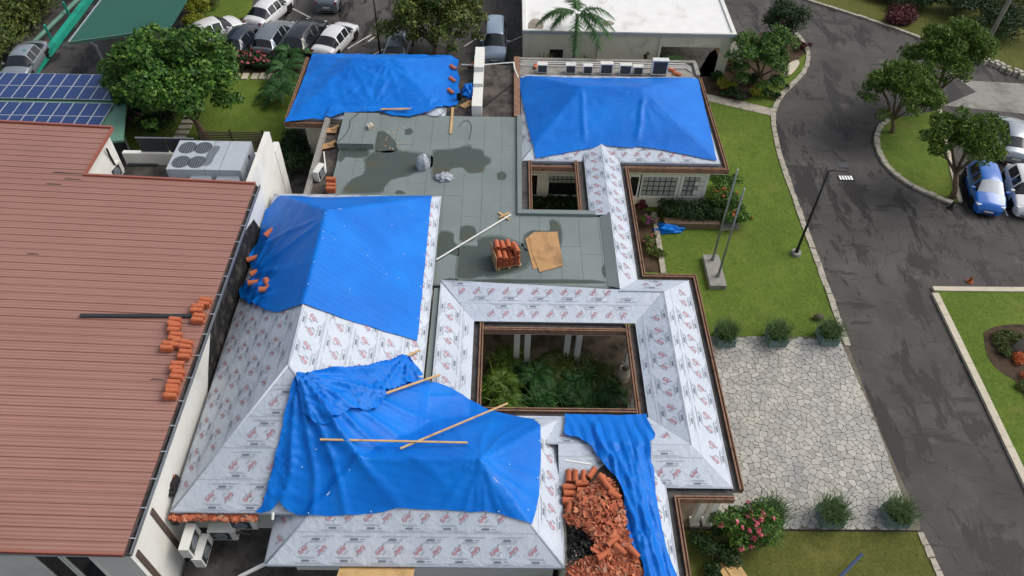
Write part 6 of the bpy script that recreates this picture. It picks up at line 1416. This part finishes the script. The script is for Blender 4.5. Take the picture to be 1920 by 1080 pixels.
# lumber on the front tarp
def plank(lab, a, b, hf, w=.07, h=.04, z=.16, mat='wood', za=None):
    pa, pb = on_roof(*a, hf), on_roof(*b, hf); m = MB(); m.beam((*pa, hf(*pa) + (za or z)), (*pb, hf(*pb) + z), w, h); return tag(m.build('lumber_strip', M[mat]), lab, 'lumber', 'lumber strips')
plank('lumber strip lying level across the front tarp', (604, 836), (877, 836), h4, z=.22, za=.42); plank('long lumber strip crossing the level one and pointing at the courtyard', (752, 850), (951, 765), h4, z=.32); plank('lumber strip along the folded flap, ending over the grey channel', (724, 748), (826, 712), h4, .09, z=.35); plank('short lumber end sticking out above the folded flap', (758, 676), (788, 662), h4, .09, z=.2)
fz = lambda x, y: FLAT_Z
plank('upright lumber strip lying on the felt roof below the parapet', (849, 203), (845, 252), fz, .13, z=.05); plank('pale lumber along the lower edge of the first tarp', (715, 211), (765, 210), fz, .12, z=.22); plank('split lumber piece at the tarp edge', (745, 214), (772, 212), fz, .08, z=.3)
plank('wooden cross piece at the upper end of the white pole', (935, 400), (955, 413), fz, .12, z=.06); plank('second wooden piece of the cross on the white pole', (937, 411), (955, 402), fz, .1, z=.12)
m = MB(); m.tube([P(818, 487, FLAT_Z + .1), P(958, 402, FLAT_Z + .1)], .04, 8); tag(m.build('white_pole', M['pvc']), 'long white pole lying diagonally on the felt roof', 'pole')
for k, (q, lab) in enumerate((([(985, 447), (1002, 434), (1045, 434), (1051, 480), (1045, 492), (1000, 504)], 'lower plywood sheet beside the tile pallet'), ([(992, 443), (1045, 434), (1056, 498), (1012, 510), (998, 475)], 'upper plywood sheet with clipped corners on the felt roof'))):
    tag(slab('plywood_sheet', [P2(a, b, FLAT_Z + .05) for a, b in q], FLAT_Z + .012 + k * .022, FLAT_Z + .03 + k * .022, M['ply']), lab, 'plywood')
def lump(name, lab, cat, q, rx, ry, rz_, mat, amp=.25, sc=2.5):
    bm = bmesh.new(); bmesh.ops.create_icosphere(bm, subdivisions=4, radius=1.0)
    for v in bm.verts:
        c = v.co.copy(); n = 1 + amp * (noise.fractal(c * sc + Vector(q), 1, 2, 4)); v.co = Vector((c.x * rx * n, c.y * ry * n, max(-.2, c.z) * rz_ * n))
    me = bpy.data.meshes.new(name); bm.to_mesh(me); bm.free(); me.materials.append(mat); me.polygons.foreach_set('use_smooth', [True] * len(me.polygons)); return tag(link(name, me, None, q), lab, cat)
q = P(793, 314, FLAT_Z); lump('wrapped_bucket', 'upright bundle wrapped in clear plastic on the wet felt', 'bundle', q + Vector((0, 0, .12)), .36, .33, .72, M['plastic'], .15, 2); q = P(834, 334, FLAT_Z); lump('plastic_bag', 'flat grey plastic bag lying on the felt roof', 'bag', q + Vector((0, 0, .06)), .45, .33, .2, M['plastic'], .35)
q = P(1254, 430, .1); lump('tarpaulin', 'small crumpled blue tarp dropped on the lawn by the hedge', 'tarp', q + Vector((0, 0, .05)), .72, .35, .3, M['tarp'], .5, 2.2); q = P(882, 172, 3.5); lump('tarpaulin', 'scrap of bunched blue tarp on the dirty service roof', 'tarp', q + Vector((0, 0, .05)), .45, .55, .35, M['tarp'], .6, 2.0)
q = P(861, 186, 3.55); m = MB(); m.lathe([(0, 0), (.13, 0), (.16, .32), (.14, .32), (.12, .05)], 14, tuple(q)); tag(m.build('bucket', M['black']), 'black bucket beside the tarp on the service roof', 'bucket')
for k, (px, py, lab) in enumerate(((618, 246, 'torn plywood scrap at the head of the gravel strip'), (612, 275, 'lower torn plywood scrap on the gravel strip'), (876, 197, 'plywood scrap on the service roof'))):
    q = P(px, py, 3.5); m = MB(); m.box((0, 0, 0), (.8, .45, .03), .4 * k); m.box((.3, .25, .04), (.5, .2, .03), .9); tag(m.build('wood_scrap', M['ply'], None, False, q + Vector((0, 0, .05))), lab, 'scrap')
q = P(601, 333, 3.43); ac_unit('condenser', 'white condenser standing in the gravel strip', (q.x, q.y, 3.43), R_(75), .8, .6, .3, None)
m = MB(); m.tube([P(607, 285, 3.5), P(611, 322, 3.5)], .04, 6); tag(m.build('plastic_pipe', M['pvc']), 'upper white pipe lying in the gravel strip', 'pipe'); m = MB(); m.tube([P(582, 320, 3.55), P(583, 345, 3.5)], .05, 6); tag(m.build('plastic_pipe', M['pvc']), 'short white pipe beside the parapet of the gravel strip', 'pipe')
q = P(695, 240, FLAT_Z + .38); m = MB(); m.box((0, 0, .1), (.3, .35, .2), .4); m.box((.05, .02, .22), (.12, .3, .06), .4); tag(m.build('power_tool', M['kerb_new'], None, False, q), 'pale power tool left on the raised felt platform', 'tool')
for k in range(14):
    q = P(random.uniform(718, 760), random.uniform(240, 285), FLAT_Z + .02); m = MB(); m.box((0, 0, 0), (.09, .05, .03), random.random() * 3); tag(m.build('wood_chip', M['wood'], None, False, q), 'small wood chip scattered beside the raised platform', 'chip', 'wood chips by the raised platform')
# service yard at the lower left: condensers on the wall, conduit
structure(sheet('service_yard', [(-11.2, 4), (-5.5, 4), (-5.5, 12.0), (-11.2, 12.0)], 1.6, M['dark_conc'])); 
for i, (px, py, z, rz_, lab) in enumerate([(362, 1022, 2.9, 90, 'white condenser with round fan mounted highest on the annex wall'), (385, 1040, 2.2, 90, 'white condenser mounted below the round fan one'), (425, 1005, 2.4, 0, 'condenser on the back wall behind the pipes'), (462, 985, 2.9, 0, 'condenser tucked under the eave beside the blue tarp')]):
    q = P(px, py, z); ac_unit('wall_condenser', lab, (max(q.x, -10.85), min(q.y, 11.6), z), R_(rz_), .95, .65, .34, 'condensers in the service yard', True)
m = MB(); m.tube([P(448, 1082, 2.6), P(502, 1055, 3.2)], .07, 8); tag(m.build('downspout', M['pvc']), 'white downspout slanting from the front roof corner', 'pipe')
m = MB(); m.tube([P(430, 1004, 2.6), P(445, 998, 2.9), (P(470, 1003, 2.6))], .05, 8); tag(m.build('insulated_hose', M['black']), 'black insulated hose between the yard condensers', 'hose')
Vs = []; m = MB()
for i in range(150):
    q = P(random.uniform(320, 482), random.uniform(963, 969), 4.0); s = random.uniform(.06, .13); m.box((q.x, 11.28 + random.uniform(-.1, .08), 4.0 + random.uniform(-.05, .1)), (s * 1.6, s, s * .6), rot=Matrix.Rotation(random.uniform(0, 6), 3, 'Z') @ Matrix.Rotation(random.uniform(-1, 1), 3, 'X'))
tag(m.build('eave_rubble', M['tilemix']), 'broken tile scraps packed under the lower left eave', 'rubble', None, 'stuff')
a, c = P(640, 1058, 3.2), P(779, 1060, 3.2); m = MB(); m.T = Matrix.Translation(((a.x + c.x) / 2, 10.2, 3.1)) @ Matrix.Rotation(R_(-35), 4, 'X'); m.box((0, -.75, 0), (c.x - a.x, 1.6, .03)); tag(m.build('plywood_sheet', M['ply_new']), 'clean plywood board propped below the front eave', 'plywood')
m = MB(); m.tube([P(313, 872, 4.9), P(318, 885, 4.6), P(322, 900, 4.3), P(326, 905, 4.2)], [.05, .09, .14, .06], 8); tag(m.build('rope', M['rust']), 'orange rope bundle hanging on the annex wall', 'rope')
q = P(320, 910, 4.3); lump('felt_roll', 'black felt scrap stuffed in the lower valley corner', 'scrap', q, .25, .4, .2, M['debris'], .5)
m = MB(); m.tube([P(512, 961, 4.6), P(511, 974, 4.45)], .05, 8); tag(m.build('plastic_pipe', M['pvc']), 'short white pipe end beside the front tarp', 'pipe')
# torn membrane bunched by the valley
x, y = on_roof(432, 545, ledge3); lump('loose_membrane', 'bunched torn membrane at the edge of the wide blue tarp', 'membrane', (x + .15, y, ledge3(x, y) + .05), .7, 1.25, .34, M['memb'], .55, 1.8)

# white nail caps holding the tarps
cap = MB(); cap.lathe([(0, .012), (.016, .012), (.021, 0)], 8); capm = cap.mesh('nail_cap', M['pvc'])
def caps(parent, hf, lst, z=.085):
    for a, b in lst:
        x, y = on_roof(a, b, hf); link('nail_cap', capm, parent, (x, y, cone(hf)(x, y) + z))
tps = [o for o in bpy.data.objects if o.name.startswith('tarpaulin') and o.get('label', '').startswith('wide blue')]
caps(tps[0], ledge3, [(607, 437), (646, 427), (690, 482), (606, 450), (657, 545), (590, 494), (628, 452), (735, 424), (772, 407), (757, 479), (725, 516), (748, 524), (563, 495), (579, 535), (800, 420), (795, 480), (789, 540), (784, 600)])
caps(t4, h4, [(594, 847), (568, 880), (955, 875), (580, 966), (697, 963), (935, 963), (990, 960), (1008, 900), (1010, 830)], .16)
print('tris', sum(len(o.data.loops) - 2 * len(o.data.polygons) for o in bpy.data.objects if o.type == 'MESH'), 'objs', len(bpy.data.objects))
